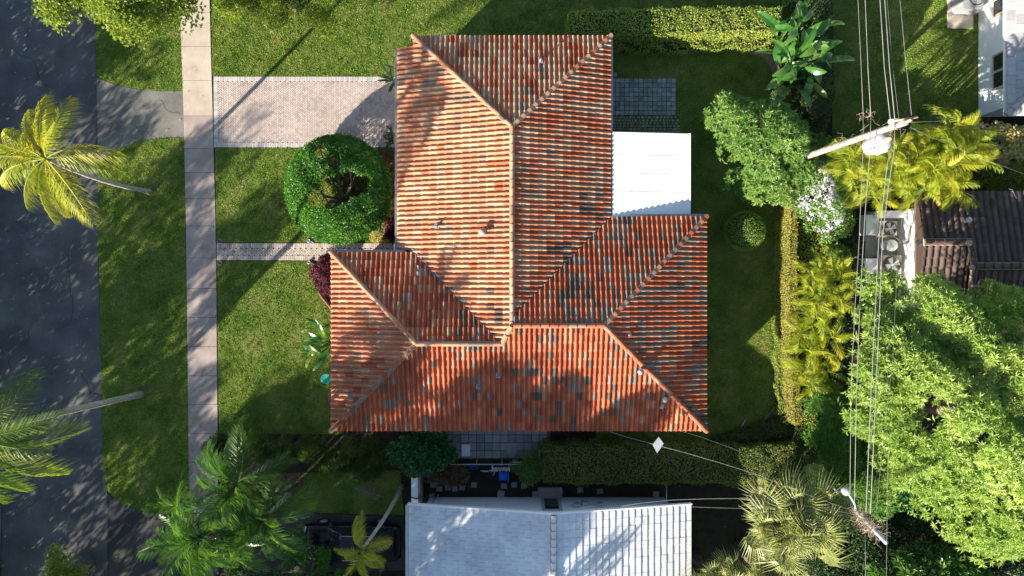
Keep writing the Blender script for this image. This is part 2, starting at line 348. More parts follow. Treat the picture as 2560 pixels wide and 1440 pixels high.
LAWNS = [PP(q) for q in (
 [(236, -300), (455, -300), (458, 227), (400, 227), (345, 223), (290, 213), (242, 191)],
 [(461, 344), (400, 346), (345, 355), (290, 375), (246, 413), (246, 600), (253, 850), (259, 1180), (269, 1225), (290, 1249), (330, 1267), (380, 1277), (440, 1283), (474, 1288)],
 [(528, -300), (2030, -300), (2030, 60), (1500, 60), (1500, 200), (985, 200), (985, 191), (531, 191)],
 [(538, 370), (985, 370), (985, 606), (542, 606)],
 [(543, 653), (784, 653), (792, 700), (825, 765), (860, 790), (860, 1085), (548, 1085)],
 [(1490, 135), (1700, 128), (1800, 127), (1880, 135), (1915, 150), (1930, 180), (1937, 300), (1945, 500), (1950, 700), (1955, 900), (1940, 1010), (1900, 1060), (1830, 1090), (1700, 1110), (1490, 1110)],
 [(2080, -300), (2448, -300), (2448, 330), (2080, 350)],
 [(650, 1185), (1000, 1175), (1010, 1288), (800, 1282), (690, 1258)])]
for i, q in enumerate(LAWNS): sheet('lawn', q, .03, M['turf'], -.1)
def grass(polys, dens):
    Ps = []; Ed = []
    for q, dn in zip(polys, dens):
        q0 = q
        q = [(max(-27, min(27, x)), max(-16, min(16, y))) for x, y in q]
        xs = [p[0] for p in q]; ys = [p[1] for p in q]; A = (max(xs)-min(xs))*(max(ys)-min(ys)); n = int(A*dn)
        x = rng.uniform(min(xs), max(xs), n); y = rng.uniform(min(ys), max(ys), n)
        k = inpoly(x, y, q)
        if q is polys[0]: pass
        x, y = x[k], y[k]; Ed.append(seg_dist(x, y, q0))
        k = ~((np.abs(x) < 3.9) & (y > -6) & (y < 11))          # none under the house
        x = x+np.random.default_rng(3).normal(size=len(x))*.035; y = y+np.random.default_rng(4).normal(size=len(y))*.035
        Ps.append(np.stack([x[k], y[k]], 1)); Ed[-1] = Ed[-1][k]
    p = np.concatenate(Ps); n = len(p)
    tuft = np.sin(p[:, 0]*7.1+1.3*np.sin(p[:, 1]*5.3))*np.sin(p[:, 1]*6.7+1.7*np.sin(p[:, 0]*4.1))
    e_ = np.concatenate(Ed); big = np.sin(p[:, 0]*1.1+np.sin(p[:, 1]*.9))*np.sin(p[:, 1]*1.3+2*np.sin(p[:, 0]*.7))
    a = rng.random(n)*6.283; lean = rng.uniform(.01, .05, n); h = rng.uniform(.03, .06, n)*(1+.35*tuft); wd = rng.uniform(.012, .022, n); b2 = rng.random(n)*6.283; wd = wd*1.25
    B = np.stack([p[:, 0], p[:, 1], np.full(n, .028)], 1); s = np.stack([np.cos(a)*wd, np.sin(a)*wd, 0*a], 1)
    t = B+np.stack([np.cos(b2)*lean, np.sin(b2)*lean, h], 1)
    V = np.stack([B-s, B+s, t], 1).reshape(-1, 3); F = np.arange(3*n).reshape(-1, 3)
    o = place('grass', npmesh('grass', V, F, np.clip(.2+.2*tuft+rng.random(n)*.45+.5*np.exp(-(e_/.16)**2)*rng.random(n)+.12*big, 0, .99), M['grass_blade']), (0, 0, 0)); o['kind'] = 'stuff'
    props(o, 'clipped green lawn grass round the tiled house and along the street', 'grass')
grass(LAWNS, [480, 520, 560, 520, 520, 480, 420, 260])

# kerb-like bare soil strip round the east garden bed and along the hedges
sheet('planting_bed', PP([(1530, 118), (1930, 118), (1948, 160), (1958, 400), (1970, 700), (1985, 1000), (1960, 1060), (1860, 1112), (1500, 1118), (1500, 1100), (1700, 1100), (1830, 1080), (1900, 1050), (1930, 1010), (1944, 900), (1940, 700), (1935, 500), (1928, 300), (1920, 180), (1905, 155), (1870, 140), (1800, 133), (1530, 140)][::-1]), .024, M['mulch_light'], -.1)

# ---- sidewalk with its slabs
def lerp_tab(tab, y):
    for (a, va), (b_, vb) in zip(tab, tab[1:]):
        if y <= b_: return va+(vb-va)*(y-a)/(b_-a)
    return tab[-1][1]
XL = [(-400, 440), (0, 450), (290, 460), (600, 466), (1200, 473), (2000, 482)]; XR = [(-400, 516), (0, 525), (290, 533), (600, 541), (1200, 546), (2000, 552)]
JY = [-300, -215, -130, -50, 32, 117, 202, 290, 372, 432, 497, 565, 645, 721, 794, 866, 939, 1011, 1083, 1155, 1225, 1295, 1366, 1438, 1510, 1580, 1650]
b = MB(); b.prism(PP([(lerp_tab(XL, y)+1, y) for y in (-300, 0, 290, 600, 1200, 1650)]+[(lerp_tab(XR, y)-1, y) for y in (1650, 1200, 600, 290, 0, -300)]), -.1, .03)
side = struct('sidewalk', b, M['joint_dark'])
for i in range(len(JY)-1):
    y0, y1 = JY[i]+.45, JY[i+1]-.45; q = MB(); dz = random.uniform(-.004, .004)
    pl = PP([(lerp_tab(XL, y0)+.4, y0), (lerp_tab(XR, y0)-.4, y0), (lerp_tab(XR, y1)-.4, y1), (lerp_tab(XL, y1)+.4, y1)])
    q.prism(pl, -.06, .05+dz, r=random.random())
    q.build('slab', M['concrete_cream'] if JY[i+1] < 300 else M['concrete_pink'], side, (0, 0, 0))

# ---- herringbone brick paving
def herring(poly, L_, ang, z, th=.05):
    xs = [p[0] for p in poly]; ys = [p[1] for p in poly]; cx, cy = (min(xs)+max(xs))/2, (min(ys)+max(ys))/2
    Rm = math.hypot(max(xs)-min(xs), max(ys)-min(ys))/2; W_ = L_/2; n = int(Rm/W_)+3; cs, sn = math.cos(ang), math.sin(ang); out = []
    for i in range(-n, n):
        for j in range(-n, n):
            k = (i-j) % 4
            if k == 0: c = (i+1, j+.5); r = 0
            elif k == 3: c = (i+.5, j+1); r = math.pi/2
            else: continue
            x = c[0]*W_; y = c[1]*W_; X = cx+x*cs-y*sn; Y = cy+x*sn+y*cs
            if inpoly(X, Y, poly): out.append((X, Y, z+random.gauss(0, .0012), L_-.009, W_-.009, th, r+ang))
    return out
def soldier(a, c, n_w, n_l, z, th=.055):
    a = Vector(a[:2]); c = Vector(c[:2]); d = c-a; L_ = d.length; k = max(1, int(round(L_/n_w))); st = L_/k; ang = math.atan2(d.y, d.x); u = d/L_; out = []
    for i in range(k):
        p = a+u*st*(i+.5); out.append((p.x, p.y, z+random.gauss(0, .0012), st-.008, n_l, th, ang))
    return out
b = MB(); b.prism(PP([(534, 191.5), (1010, 191.5), (1010, 369), (536, 369)]), -.1, .012)
drive = struct('brick_driveway', b, M['joint_sand'])
hb = herring(PP([(545, 204), (1008, 204), (1008, 357), (545, 357)]), .168, R(45), .02)
pieces(drive, 'paver', M['paver'], hb, 300)
eb = soldier(P(535, 197.5), P(1005, 197.5), .085, .22, .024)+soldier(P(536, 363), P(1005, 363), .085, .22, .024)+soldier(P(540, 204), P(541, 357), .09, .21, .024)
pieces(drive, 'edge_brick', M['paver_edge'], eb, 290)
b = MB(); b.prism(PP([(542, 607), (1010, 607), (1010, 651), (542, 651)]), -.1, .012)
walk = struct('brick_path', b, M['joint_sand'])
pieces(walk, 'paver', M['paver_walk'], herring(PP([(550, 620), (1008, 620), (1008, 640), (550, 640)]), .19, R(45), .022), 300)
pieces(walk, 'edge_brick', M['paver_walk'], soldier(P(543, 614), P(1008, 614), .105, .23, .026)+soldier(P(543, 645), P(1008, 645), .105, .22, .026)+soldier(P(546, 620), P(546, 640), .1, .14, .026), 290)

# ---- north east patio: square slate slabs and a band of cobbles
b = MB(); b.prism(PP([(1490, 140), (1532, 168), (1541, 182), (1555, 192), (1575, 195.5), (1697, 195.5), (1697, 335), (1490, 335)]), -.1, .028)
pat = struct('slate_patio', b, M['joint_dark'])
sl = []; pit = 11.62
for i in range(17):
    for j in range(8):
        px, py = 1503+i*pit+5.8, 196.5+j*11.5+5.7
        if px > 1694: continue
        x, y, _ = P(px, py); sl.append((x, y, .02+random.gauss(0, .002), .215, .213, .06, random.gauss(0, .006)))
for px, py in ((1537, 187), (1526, 187), (1526, 176)): x, y, _ = P(px, py); sl.append((x, y, .02, .2, .2, .06, 0))
pieces(pat, 'slate_slab', M['slate_slab'], sl, 300)
cb = []; y = 290.5
for j in range(6):
    h = 7.3; x = 1505+random.random()*5
    while x < 1693:
        ww = random.uniform(6, 11.5); X, Y, _ = P(x+ww/2, y+h/2); cb.append((X, Y, .022+random.gauss(0, .003), ww*.0199-.03, h*.0199-.028, .06, random.gauss(0, .04))); x += ww
    y += h
pieces(pat, 'cobble', M['cobble'], cb, 290, top=.84)

# ---- south patio
b = MB(); b.prism(PP([(1053, 1040), (1368, 1040), (1368, 1146), (1113, 1146), (1113, 1087), (1053, 1087)]), -.1, .028)
pas = struct('slab_patio', b, M['joint_dark'])
sl = []
for i in range(16):
    for j in range(6):
        px, py = 1053.5+i*19.7+9.8, 1027.5+j*19.7+9.8
        if j > 2 and i < 3: continue
        x, y, _ = P(px, py); sl.append((x, y, .02+random.gauss(0, .003), .375, .375, .07, random.gauss(0, .008)))
pieces(pas, 'slab', M['slab_grey'], sl, 300, top=.97)
pieces(pas, 'edge_brick', M['brick_edge'], soldier(P(1372.5, 1060), P(1372.5, 1150), .1, .13, .03)+soldier(P(1053, 1091), P(1112, 1091), .1, .13, .03)+soldier(P(1110, 1094), P(1110, 1110), .1, .1, .03), 290)
b = MB(); x, y, _ = P(1280, 1120.5); b.box((x, y, .07), (.47, .58, .06), .02); b.box((x-.02, y+.04, .105), (.09, .02, .012))
single('drain_cover', b, M['slab_grey'], 'square concrete access cover raised on the grey slab patio', 'cover', (x, y, .04))
b = MB(); x, y, _ = P(1165, 1125); b.box((x, y, .066), (.42, .58, .04), 0)
single('white_board', b, M['white_paint'], 'small white rectangular board lying flat on the shaded slab patio', 'board', (x, y, .045))
b = MB(); x, y, _ = P(1333, 1132); b.lathe((x, y, .045), [(.09, 0), (.15, .16), (.165, .27), (.18, .28), (.18, .31), (.145, .31), (.14, .24), (.02, .235)])
single('clay_pot', b, M['clay_pot'], 'round clay plant pot at the corner of the slab patio by the hedge', 'pot', (x, y, .045))
for px, py, rz, lab in ((1345, 1121, .7, 'pale stone slab leaning beside the clay pot at the patio corner'), (1252, 1236, -.22, 'tilted pale paving slab lying on dark soil north of the grey-roofed house'), (1339, 1238, .02, 'square pale paving slab lying straight on dark soil, right of the tilted one')):
    b = MB(); x, y, _ = P(px, py); b.box((x, y, .05), (.26 if py < 1200 else .34, .3 if py < 1200 else .40, .05), rz, top=.97)
    if py > 1200: pass
    single('paving_slab', b, M['slab_grey'] if py < 1200 else M['concrete_pink'], lab, 'slab', (x, y, .02), 'loose paving slabs')
st = [(1083, 1212), (1098, 1222), (1120, 1219), (1137, 1222), (1155, 1219), (1185, 1212), (1260, 1215), (1285, 1212), (1310, 1214), (1400, 1232), (1450, 1225), (1500, 1228), (1640, 1235), (1080, 1240)]
b = MB(); b.prism(PP([(1056, 1204), (1660, 1204), (1660, 1262), (1056, 1262)]), -.1, .006)
yard = struct('side_yard', b, M['soil'])
pieces(yard, 'stepping_stone', M['cobble'], [(*P(a, c)[:2], .01, .3, .27, .05, random.gauss(0, .1)) for a, c in st])

# ------------------------------------------------------------------ the tiled house
ZE = 2.8; PT = .34
def barrel_profile(s, hw, hh):
    pr = [(0, .006)]
    for k in range(7): t = math.pi*k/6; pr.append((s*.5-hw*math.cos(t), .012+hh*math.sin(t)))
    pr.append((s, .006)); return pr
def tile_faces(s, c, hw=.058, hh=.105, lap=.045, tilt=.022, p=PT):
    """one roof tile in (a, b, height) with b up the slope in plan; returns quads as lists of 3D points"""
    pr = barrel_profile(s, hw, hh); q = []; L_ = c+lap
    lo = [(a, 0, tilt+h) for a, h in pr]; hi = [(a, L_, p*L_+h*.86+.0) for a, h in pr]; un = [(a, .004, 0.0) for a, h in pr]
    for i in range(len(pr)-1):
        q.append(([lo[i], lo[i+1], hi[i+1], hi[i]], True)); q.append(([un[i], un[i+1], lo[i+1], lo[i]], False))
    return q
def clip(poly3, edges):
    for (px, py, nx, ny) in edges:
        out = []; n = len(poly3)
        for i in range(n):
            A, B = poly3[i], poly3[(i+1) % n]; da = (A[0]-px)*nx+(A[1]-py)*ny; db = (B[0]-px)*nx+(B[1]-py)*ny
            if da >= 0: out.append(A)
            if (da >= 0) != (db >= 0):
                t = da/(da-db); out.append(tuple(A[k]+(B[k]-A[k])*t for k in range(3)))
        poly3 = out
        if len(poly3) < 3: return []
    return poly3
def ccw(pl):
    A = sum(pl[i][0]*pl[(i+1) % len(pl)][1]-pl[(i+1) % len(pl)][0]*pl[i][1] for i in range(len(pl))); return pl if A > 0 else pl[::-1]
def tile_plane(cells, E, v, z_e, s, c, p, choose, whole, cut, key, tf, phase=0.):
    """lay tiles on a sloping plane. cells: convex plan polygons; E: a point on the eave; v: plan direction up the slope"""
    u = (v[1], -v[0]); ang = math.atan2(u[1], u[0]); cells = [ccw(q) for q in cells]
    allp = [q for cc in cells for q in cc]; A = [(x-E[0])*u[0]+(y-E[1])*u[1] for x, y in allp]; B = [(x-E[0])*v[0]+(y-E[1])*v[1] for x, y in allp]
    i0, i1 = int(math.floor((min(A)-phase)/s))-1, int(math.ceil((max(A)-phase)/s))+1; j0, j1 = int(math.floor(min(B)/c)), int(math.ceil(max(B)/c))
    memo = {}
    for i in range(i0, i1):
        for j in range(j0, j1):
            a0, b0 = i*s+phase, j*c; ja = random.gauss(0, .004); cs = [(a0+da, b0+db) for da in (0.001, s-.001) for db in (0.001, c-.001)]
            W_ = [(E[0]+a*u[0]+b_*v[0], E[1]+a*u[1]+b_*v[1]) for a, b_ in cs]
            cen = (sum(q[0] for q in W_)/4, sum(q[1] for q in W_)/4)
            full = False; touch = []
            for cc in cells:
                ed = [(cc[k][0], cc[k][1], -(cc[(k+1) % len(cc)][1]-cc[k][1]), cc[(k+1) % len(cc)][0]-cc[k][0]) for k in range(len(cc))]
                ins = [all((x-px)*nx+(y-py)*ny >= -1e-4 for px, py, nx, ny in ed) for x, y in W_]
                if all(ins): full = True; break
                if any(ins) or inpoly(cen[0], cen[1], cc) or any(abs(q[0]-cen[0]) < s+c and abs(q[1]-cen[1]) < s+c for q in cc) : touch.append(ed)
                else:
                    # an edge may still cross the tile
                    rad = math.hypot(s, c)/2
                    if all(((cen[0]-px)*nx+(cen[1]-py)*ny)/math.hypot(nx, ny) > -rad for px, py, nx, ny in ed): touch.append(ed)
            if not full and not touch: continue
            k = choose(cen[0], cen[1], i, j, memo); memo[(i, j)] = k
            org = (E[0]+(a0+ja)*u[0]+b0*v[0], E[1]+(a0+ja)*u[1]+b0*v[1], z_e+p*b0)
            if full: whole.append((cen[0]**2+cen[1]**2, org, ang, k, key)); continue
            ti = TNAMES.index(k) if k in TNAMES else 0
            for ed in touch:
                for q, sm in tf:
                    w3 = [(org[0]+a*u[0]+b_*v[0], org[1]+a*u[1]+b_*v[1], org[2]+h) for a, b_, h in q]
                    w3 = clip(w3, ed)
                    if w3: cut.add(w3, [tuple(range(len(w3)))], ti, False, r=(i*.37+j*.61) % 1)
def finish_tiles(parent, whole, cut, tfs, mats_list, mat_of, limit=300, name='roof_tile'):
    whole.sort(key=lambda t: t[0]); meshes = {}
    for d, org, ang, k, key in whole[:limit]:
        if key not in meshes:
            q = MB()
            for pts, sm in tfs[key]: q.add(pts, [(0, 1, 2, 3)], 0, sm)
            me = q.mesh(name, mats_list[0]); me.attributes.remove(me.attributes['rnd'])
            # weld the strip so it shades smoothly
            meshes[key] = me
        place(name, meshes[key], org, parent, ang+random.gauss(0, .008), None, mat_of(k))
    for d, org, ang, k, key in whole[limit:]:
        a2 = ang+random.gauss(0, .008); cs, sn = math.cos(a2), math.sin(a2); r = random.random(); ti = mats_list.index(mat_of(k)); lift = random.gauss(0, .002)
        for pts, sm in tfs[key]:
            cut.add([(org[0]+a*cs-b_*sn, org[1]+a*sn+b_*cs, org[2]+h+lift) for a, b_, h in pts], [(0, 1, 2, 3)], ti, False, r=r)
    o = cut.build(name+'s', mats_list, parent); o['kind'] = 'stuff'; return o
xm = 247*KP*(H-ZE); yN = 630*KP*(H-ZE); xE = 486*KP*(H-ZE); yS = -357*KP*(H-ZE); xW = -452*KP*(H-ZE); yNW = 90*KP*(H-ZE); yNE = 179*KP*(H-ZE)
zM = ZE+PT*xm; hE = (yNE-yS)/2; yRE = yS+hE; zRE = ZE+PT*hE; hW = (yNW-yS)/2; yRW = yS+hW; zRW = ZE+PT*hW
yPk = yN-xm; xRE = xE-hE; xRW = xW+hW
dW = .78                                                   # the west slope of the main wing runs on further down
yA, yB = 598*KP*(H-ZE+PT*dW), 95*KP*(H-ZE+PT*dW)
xvW = -(zM-zRW)/PT                                         # valley foot of the west wing ridge on the main west slope
yvE = yNE-xm                                               # top of the east valley at x=0
xvW0 = -xm; yvW0 = yNW                                     # start of west valley (z = ZE)
yMS = yS+(zM-ZE)/PT                                        # where the main ridge height meets the south slope
house = T('tiled_house', 'large house with a hipped terracotta barrel-tile roof in the middle of the picture', 'house', (0, 0, 0))
roof = MB()
polys = {
 'N': [[(-xm, yN), (0, yPk), (xm, yN)]],
 'W': [[(-xm, yN), (0, yPk), (0, yB), (-xm, yB)], [(-xm-dW, yA), (-xm, yA), (-xm, yB), (-xm-dW, yB)], [(-xm, yB), (0, yB), (0, yMS), (xvW, yRW), (xvW0, yvW0)]],
 'E': [[(0, yPk), (xm, yN), (xm, yNE), (0, yvE)]],
 'EN': [[(xm, yNE), (xE, yNE), (xRE, yRE), (0, yRE), (0, yvE)]],
 'EE': [[(xE, yNE), (xE, yS), (xRE, yRE)]],
 'S': [[(xW, yS), (xE, yS), (xRE, yRE), (0, yRE), (0, yMS), (xvW, yRW), (xRW, yRW)]],
 'WN': [[(xW, yNW), (xvW0, yvW0), (xvW, yRW), (xRW, yRW)]],
 'WW': [[(xW, yS), (xRW, yRW), (xW, yNW)]],
}
# the south plan is concave at its top: split it
polys['S'] = [[(xW, yS), (xvW, yS), (xvW, yRW), (xRW, yRW)], [(xvW, yS), (0, yS), (0, yMS), (xvW, yRW)], [(0, yS), (xE, yS), (xRE, yRE), (0, yRE)]]
defs = {'N': ((0, yN), (0, -1), ZE), 'W': ((-xm, 0), (1, 0), ZE), 'E': ((xm, 0), (-1, 0), ZE), 'EN': ((0, yNE), (0, -1), ZE), 'EE': ((xE, 0), (-1, 0), ZE),
        'S': ((0, yS), (0, 1), ZE), 'WN': ((0, yNW), (0, -1), ZE), 'WW': ((xW, 0), (1, 0), ZE)}
def zof(k, x, y):
    E, v, z = defs[k]; return z+PT*((x-E[0])*v[0]+(y-E[1])*v[1])
for k, cs in polys.items():
    for cc in cs:
        n = len(cc); vs_ = [(x, y, zof(k, x, y)-.004) for x, y in ccw(cc)]+[(x, y, zof(k, x, y)-.14) for x, y in ccw(cc)]
        roof.add(vs_, [tuple(range(n)), tuple(range(2*n-1, n-1, -1))]+[(n+i, n+(i+1) % n, (i+1) % n, i) for i in range(n)])
roof.add([(-.02, yvE, zM), (0.02, yvE, zM), (0.02, yRE, zRE), (-.02, yRE, zRE), (-.35, yRE-.45, zRW+.1), (-.02, yMS, zM)], [(0, 1, 2, 3), (0, 3, 4), (3, 5, 4)])
roof = roof.build('roof', M['roof_deck'], house)
def chooser(wts, keep=.14, band=None):
    names = list(wts); ws = [wts[n] for n in names]
    def f(x, y, i, j, memo):
        ww = dict(wts)
        for fx, fy, fr, nm, mul in band or ():
            d = math.hypot(x-fx, y-fy)
            if d < fr: ww[nm] = ww.get(nm, 0)+mul*(1-d/fr)
        if random.random() < keep:
            q = memo.get((i, j-1)) if random.random() < .6 else memo.get((i-1, j))
            if q: return q
        r = random.random()*sum(ww.values())
        for n_, v_ in ww.items():
            r -= v_
            if r <= 0: return n_
        return names[0]
    return f
CH = {
 'N': chooser(dict(salmon=.36, buff=.40, orange=.14, red=.07, smoke=.03)),
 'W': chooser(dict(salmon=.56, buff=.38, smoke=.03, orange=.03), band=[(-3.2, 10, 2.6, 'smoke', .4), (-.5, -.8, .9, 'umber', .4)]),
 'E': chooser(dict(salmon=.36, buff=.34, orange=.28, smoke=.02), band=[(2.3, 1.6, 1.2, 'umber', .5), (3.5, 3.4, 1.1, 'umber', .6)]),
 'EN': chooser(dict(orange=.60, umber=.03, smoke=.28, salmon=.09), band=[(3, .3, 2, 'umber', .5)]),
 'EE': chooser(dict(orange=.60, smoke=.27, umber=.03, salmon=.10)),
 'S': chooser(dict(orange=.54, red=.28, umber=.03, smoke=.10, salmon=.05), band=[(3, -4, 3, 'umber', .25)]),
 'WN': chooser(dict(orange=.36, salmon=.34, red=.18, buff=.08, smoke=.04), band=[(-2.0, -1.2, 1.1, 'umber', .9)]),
 'WW': chooser(dict(salmon=.80, buff=.1, smoke=.03, orange=.07), band=[(-6.5, -5, 2.5, 'red', .3)]),
}
TS, TCRS = .2235, .374
TF = {'m': tile_faces(TS, TCRS)}
whole, cut = [], MB()
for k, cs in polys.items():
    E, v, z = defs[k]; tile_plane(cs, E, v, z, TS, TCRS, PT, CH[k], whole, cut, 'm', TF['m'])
TM = [TC[n] for n in TNAMES]
finish_tiles(roof, whole, cut, TF, TM, lambda k: TC[k])

# hip and ridge caps
def caps(parent, a, c, weights, step=.385, rad=.102, mats=None, name='ridge_tile', jit=.02, down=True):
    a, c = Vector(a), Vector(c); d = c-a; n = max(1, int(round(d.length/step))); st_ = d.length/n; u = d.normalized()
    ang = math.atan2(u.y, u.x); q = Quaternion((0, 0, 1), ang) @ Quaternion((0, 1, 0), -math.asin(u.z))
    b = MB(); L_ = st_+.05
    for x0, r0, l0 in ((0, rad, .035), (L_, rad*.84, 0)): pass
    k = 8; ring = lambda x, r_, l: [(x, -r_*math.cos(math.pi*t/k), l+r_*.92*math.sin(math.pi*t/k)) for t in range(k+1)]
    lo, hi, li = ring(0, rad, .04), ring(L_, rad*.84, .0), ring(0, rad*.86, .04)
    vs_ = lo+hi+li; m_ = k+1
    b.add(vs_, [(i, m_+i, m_+i+1, i+1) for i in range(k)], 0, True); b.add(vs_, [(2*m_+i, i, i+1, 2*m_+i+1) for i in range(k)], 0, False)
    me = b.mesh(name, TM[0] if mats is None else mats); me.attributes.remove(me.attributes['rnd'])
    nm = list(weights)
    for i in range(n):
        p = a+u*st_*i; kk = random.choices(nm, [weights[x] for x in nm])[0] if isinstance(weights, dict) else weights[i % len(weights)]
        place(name, me, p, parent, q @ Quaternion((0, 0, 1), random.gauss(0, jit)), None, MATS.get('terracotta_'+kk) if mats is None else None)
    m = MB(); s_ = u.cross(Vector((0, 0, 1))).normalized()*rad*1.12
    z1 = Vector((0, 0, .045)); z0 = Vector((0, 0, -.05)); vs_ = [a-s_+z0, a+s_+z0, c+s_+z0, c-s_+z0, a-s_*.92+z1, a+s_*.92+z1, c+s_*.92+z1, c-s_*.92+z1]
    m.add(vs_, [(0, 1, 2, 3), (4, 5, 6, 7), (0, 1, 5, 4), (2, 3, 7, 6), (1, 2, 6, 5), (0, 3, 7, 4)])
    m.build('mortar_bed', M['mortar'], parent)
zo = .045
caps(roof, (-xm-.02, yN+.02, ZE+zo), (0, yPk, zM+zo), dict(salmon=.5, buff=.2, umber=.1, smoke=.2))
caps(roof, (xm+.02, yN+.02, ZE+zo), (0, yPk, zM+zo), dict(buff=.55, orange=.15, salmon=.3))
caps(roof, (0, yPk, zM+zo), (0, yMS+.15, zM+zo), dict(buff=.45, salmon=.4, smoke=.15))
caps(roof, (xE+.02, yNE+.02, ZE+zo), (xRE, yRE, zRE+zo), ['orange', 'salmon', 'smoke', 'orange', 'smoke', 'orange', 'smoke', 'smoke'])
caps(roof, (xE+.02, yS-.02, ZE+zo), (xRE, yRE, zRE+zo), dict(orange=.4, salmon=.3, red=.3))
caps(roof, (xRE, yRE, zRE+zo), (0, yRE, zRE+zo), dict(orange=.3, red=.4, smoke=.3))
caps(roof, (-.02, yRE-.02, zRE+zo), (xvW, yRW, zRW+zo), dict(salmon=1))
caps(roof, (xRW, yRW, zRW+zo), (xvW, yRW, zRW+zo), dict(buff=.2, smoke=.4, salmon=.4))
caps(roof, (xW-.02, yNW+.02, ZE+zo), (xRW, yRW, zRW+zo), dict(salmon=.8, buff=.2))
caps(roof, (xW-.02, yS-.02, ZE+zo), (xRW, yRW, zRW+zo), dict(red=.5, smoke=.4, umber=.1))
def valley(a, c):
    a, c = Vector(a), Vector(c); u = (c-a).normalized(); s_ = u.cross(Vector((0, 0, 1))).normalized()*.075; m = MB(); n = 22; z = Vector((0, 0, .048))
    pts = [a+(c-a)*i/n for i in range(n+1)]; vs_ = []
    for p in pts: k = 1+random.uniform(-.12, .12); vs_ += [p-s_*k+z+Vector((0, 0, .02)), p+z*.3, p+s_*k+z+Vector((0, 0, .02))]
    m.add(vs_, [(3*i+j, 3*i+3+j, 3*i+4+j, 3*i+1+j) for i in range(n) for j in (0, 1)]); return m
valley((xvW0-.1, yvW0+.12, ZE), (xvW, yRW, zRW)).build('valley_flashing', M['flashing'], roof)
valley((xm+.05, yNE+.05, ZE), (0, yvE, zM)).build('valley_flashing', M['flashing'], roof)
m = MB()
for i in range(14):
    t = random.random()**.7*.22; px = xm-t*xm; m.box((px+random.gauss(0, .06), yNE-t*xm+random.gauss(0, .06), ZE+PT*t*xm+.09), (random.uniform(.04, .16), .03, .02), random.random()*3)
m.build('lime_deposit', M['mortar'], roof)

def gutter(a, c, z, w_=.09):
    m = MB(); a, c = Vector((*a, z)), Vector((*c, z)); u = (c-a).normalized(); s_ = u.cross(Vector((0, 0, 1)))*w_/2; h = Vector((0, 0, .11))
    e = s_*.75; vs_ = [a-s_, a+s_, c+s_, c-s_, a-s_+h, a+s_+h, c+s_+h, c-s_+h, a-e+h, a+e+h, c+e+h, c-e+h, a-e+h*.2, a+e+h*.2, c+e+h*.2, c-e+h*.2]
    m.add(vs_, [(0, 3, 2, 1), (0, 1, 5, 4), (1, 2, 6, 5), (2, 3, 7, 6), (3, 0, 4, 7), (4, 5, 9, 8), (5, 6, 10, 9), (6, 7, 11, 10), (7, 4, 8, 11), (8, 9, 13, 12), (9, 10, 14, 13), (10, 11, 15, 14), (11, 8, 12, 15), (12, 13, 14, 15)])
    m.build('gutter', M['gutter'], house)
zG = ZE-PT*dW
gutter((-xm-dW-.05, yA), (-xm-dW-.05, yB-.02), zG-.09); gutter((xm+.05, yN), (xm+.05, yNE+.05), ZE-.12); gutter((xW, yNW+.05), (xvW0-.35, yNW+.05), ZE-.11); gutter((xm+.1, yNE+.06), (xE+.12, yNE+.06), ZE-.12)
m = MB(); m.box((-xm-dW-.12, yB-.0, zG+.0), (.06, .55, .08)); m.box((-xm-dW-.12, yB-.3, 1.3), (.07, .07, 2.5)); m.build('downspout', M['white_paint'], house)
m = MB(); o_ = .55                                         # walls
WL = [(-xm+o_-.5, yN-o_), (xm-o_, yN-o_), (xm-o_, yNE-o_), (xE-o_, yNE-o_), (xE-o_, yS+o_), (xW+o_, yS+o_), (xW+o_, yNW-o_), (-xm+o_-.5, yNW-o_)]
m.prism(WL, 0, ZE-.08); wall = m.build('wall', M['wall_white'], house)
for (x, y, wx, wy) in ((-5, yS+o_, 1.6, .04), (-1.2, yS+o_, 1.8, .04), (3, yS+o_, 1.6, .04), (xE-o_, 1, .04, 1.6), (xE-o_, -3.5, .04, 1.6), (xm-o_, 8.6, .04, 1.8), (xW+o_, -1.5, .04, 1.6), (0, yN-o_, 1.8, .04)):
    m = MB(); m.box((x, y, 1.5), (wx+.08, wy+.08, 1.2)); f = m.build('window', M['white_paint'], house); m = MB(); m.box((x, y, 1.5), (wx-.06 if wx > .1 else .16, wy-.06 if wy > .1 else .16, 1.05)); m.build('pane', M['glass_dark'], f)
def vent(px, py, k, kind, leanx=0):
    x0, y0, _ = P(px, py, 3.9); z = zof(k, x0, y0)+.03; x, y, _ = P(px, py, z); m = MB()
    if kind == 'pot':
        m.lathe((x, y, z), [(.16, 0), (.15, .1), (.09, .12), (.09, .3), (.17, .31), (.18, .36), (.10, .44), (.02, .46)], 14); m.build('vent_cowl', M['mortar'], house)
    else:
        m.box((x, y, z+.045), (.2, .24, .02)); m.lathe((x, y, z+.05), [(.06, 0), (.045, .03), (.04, .3), (.03, .3), (.03, .2)], 10); m.build('vent_pipe', M['lead'], house)
vent(1207, 581, 'W', 'pot'); vent(1092, 566, 'W', 'p'); vent(1195, 966, 'S', 'p'); vent(1245, 938, 'S', 'p'); vent(1572, 837, 'EE', 'p'); vent(1351, 153, 'N', 'p')
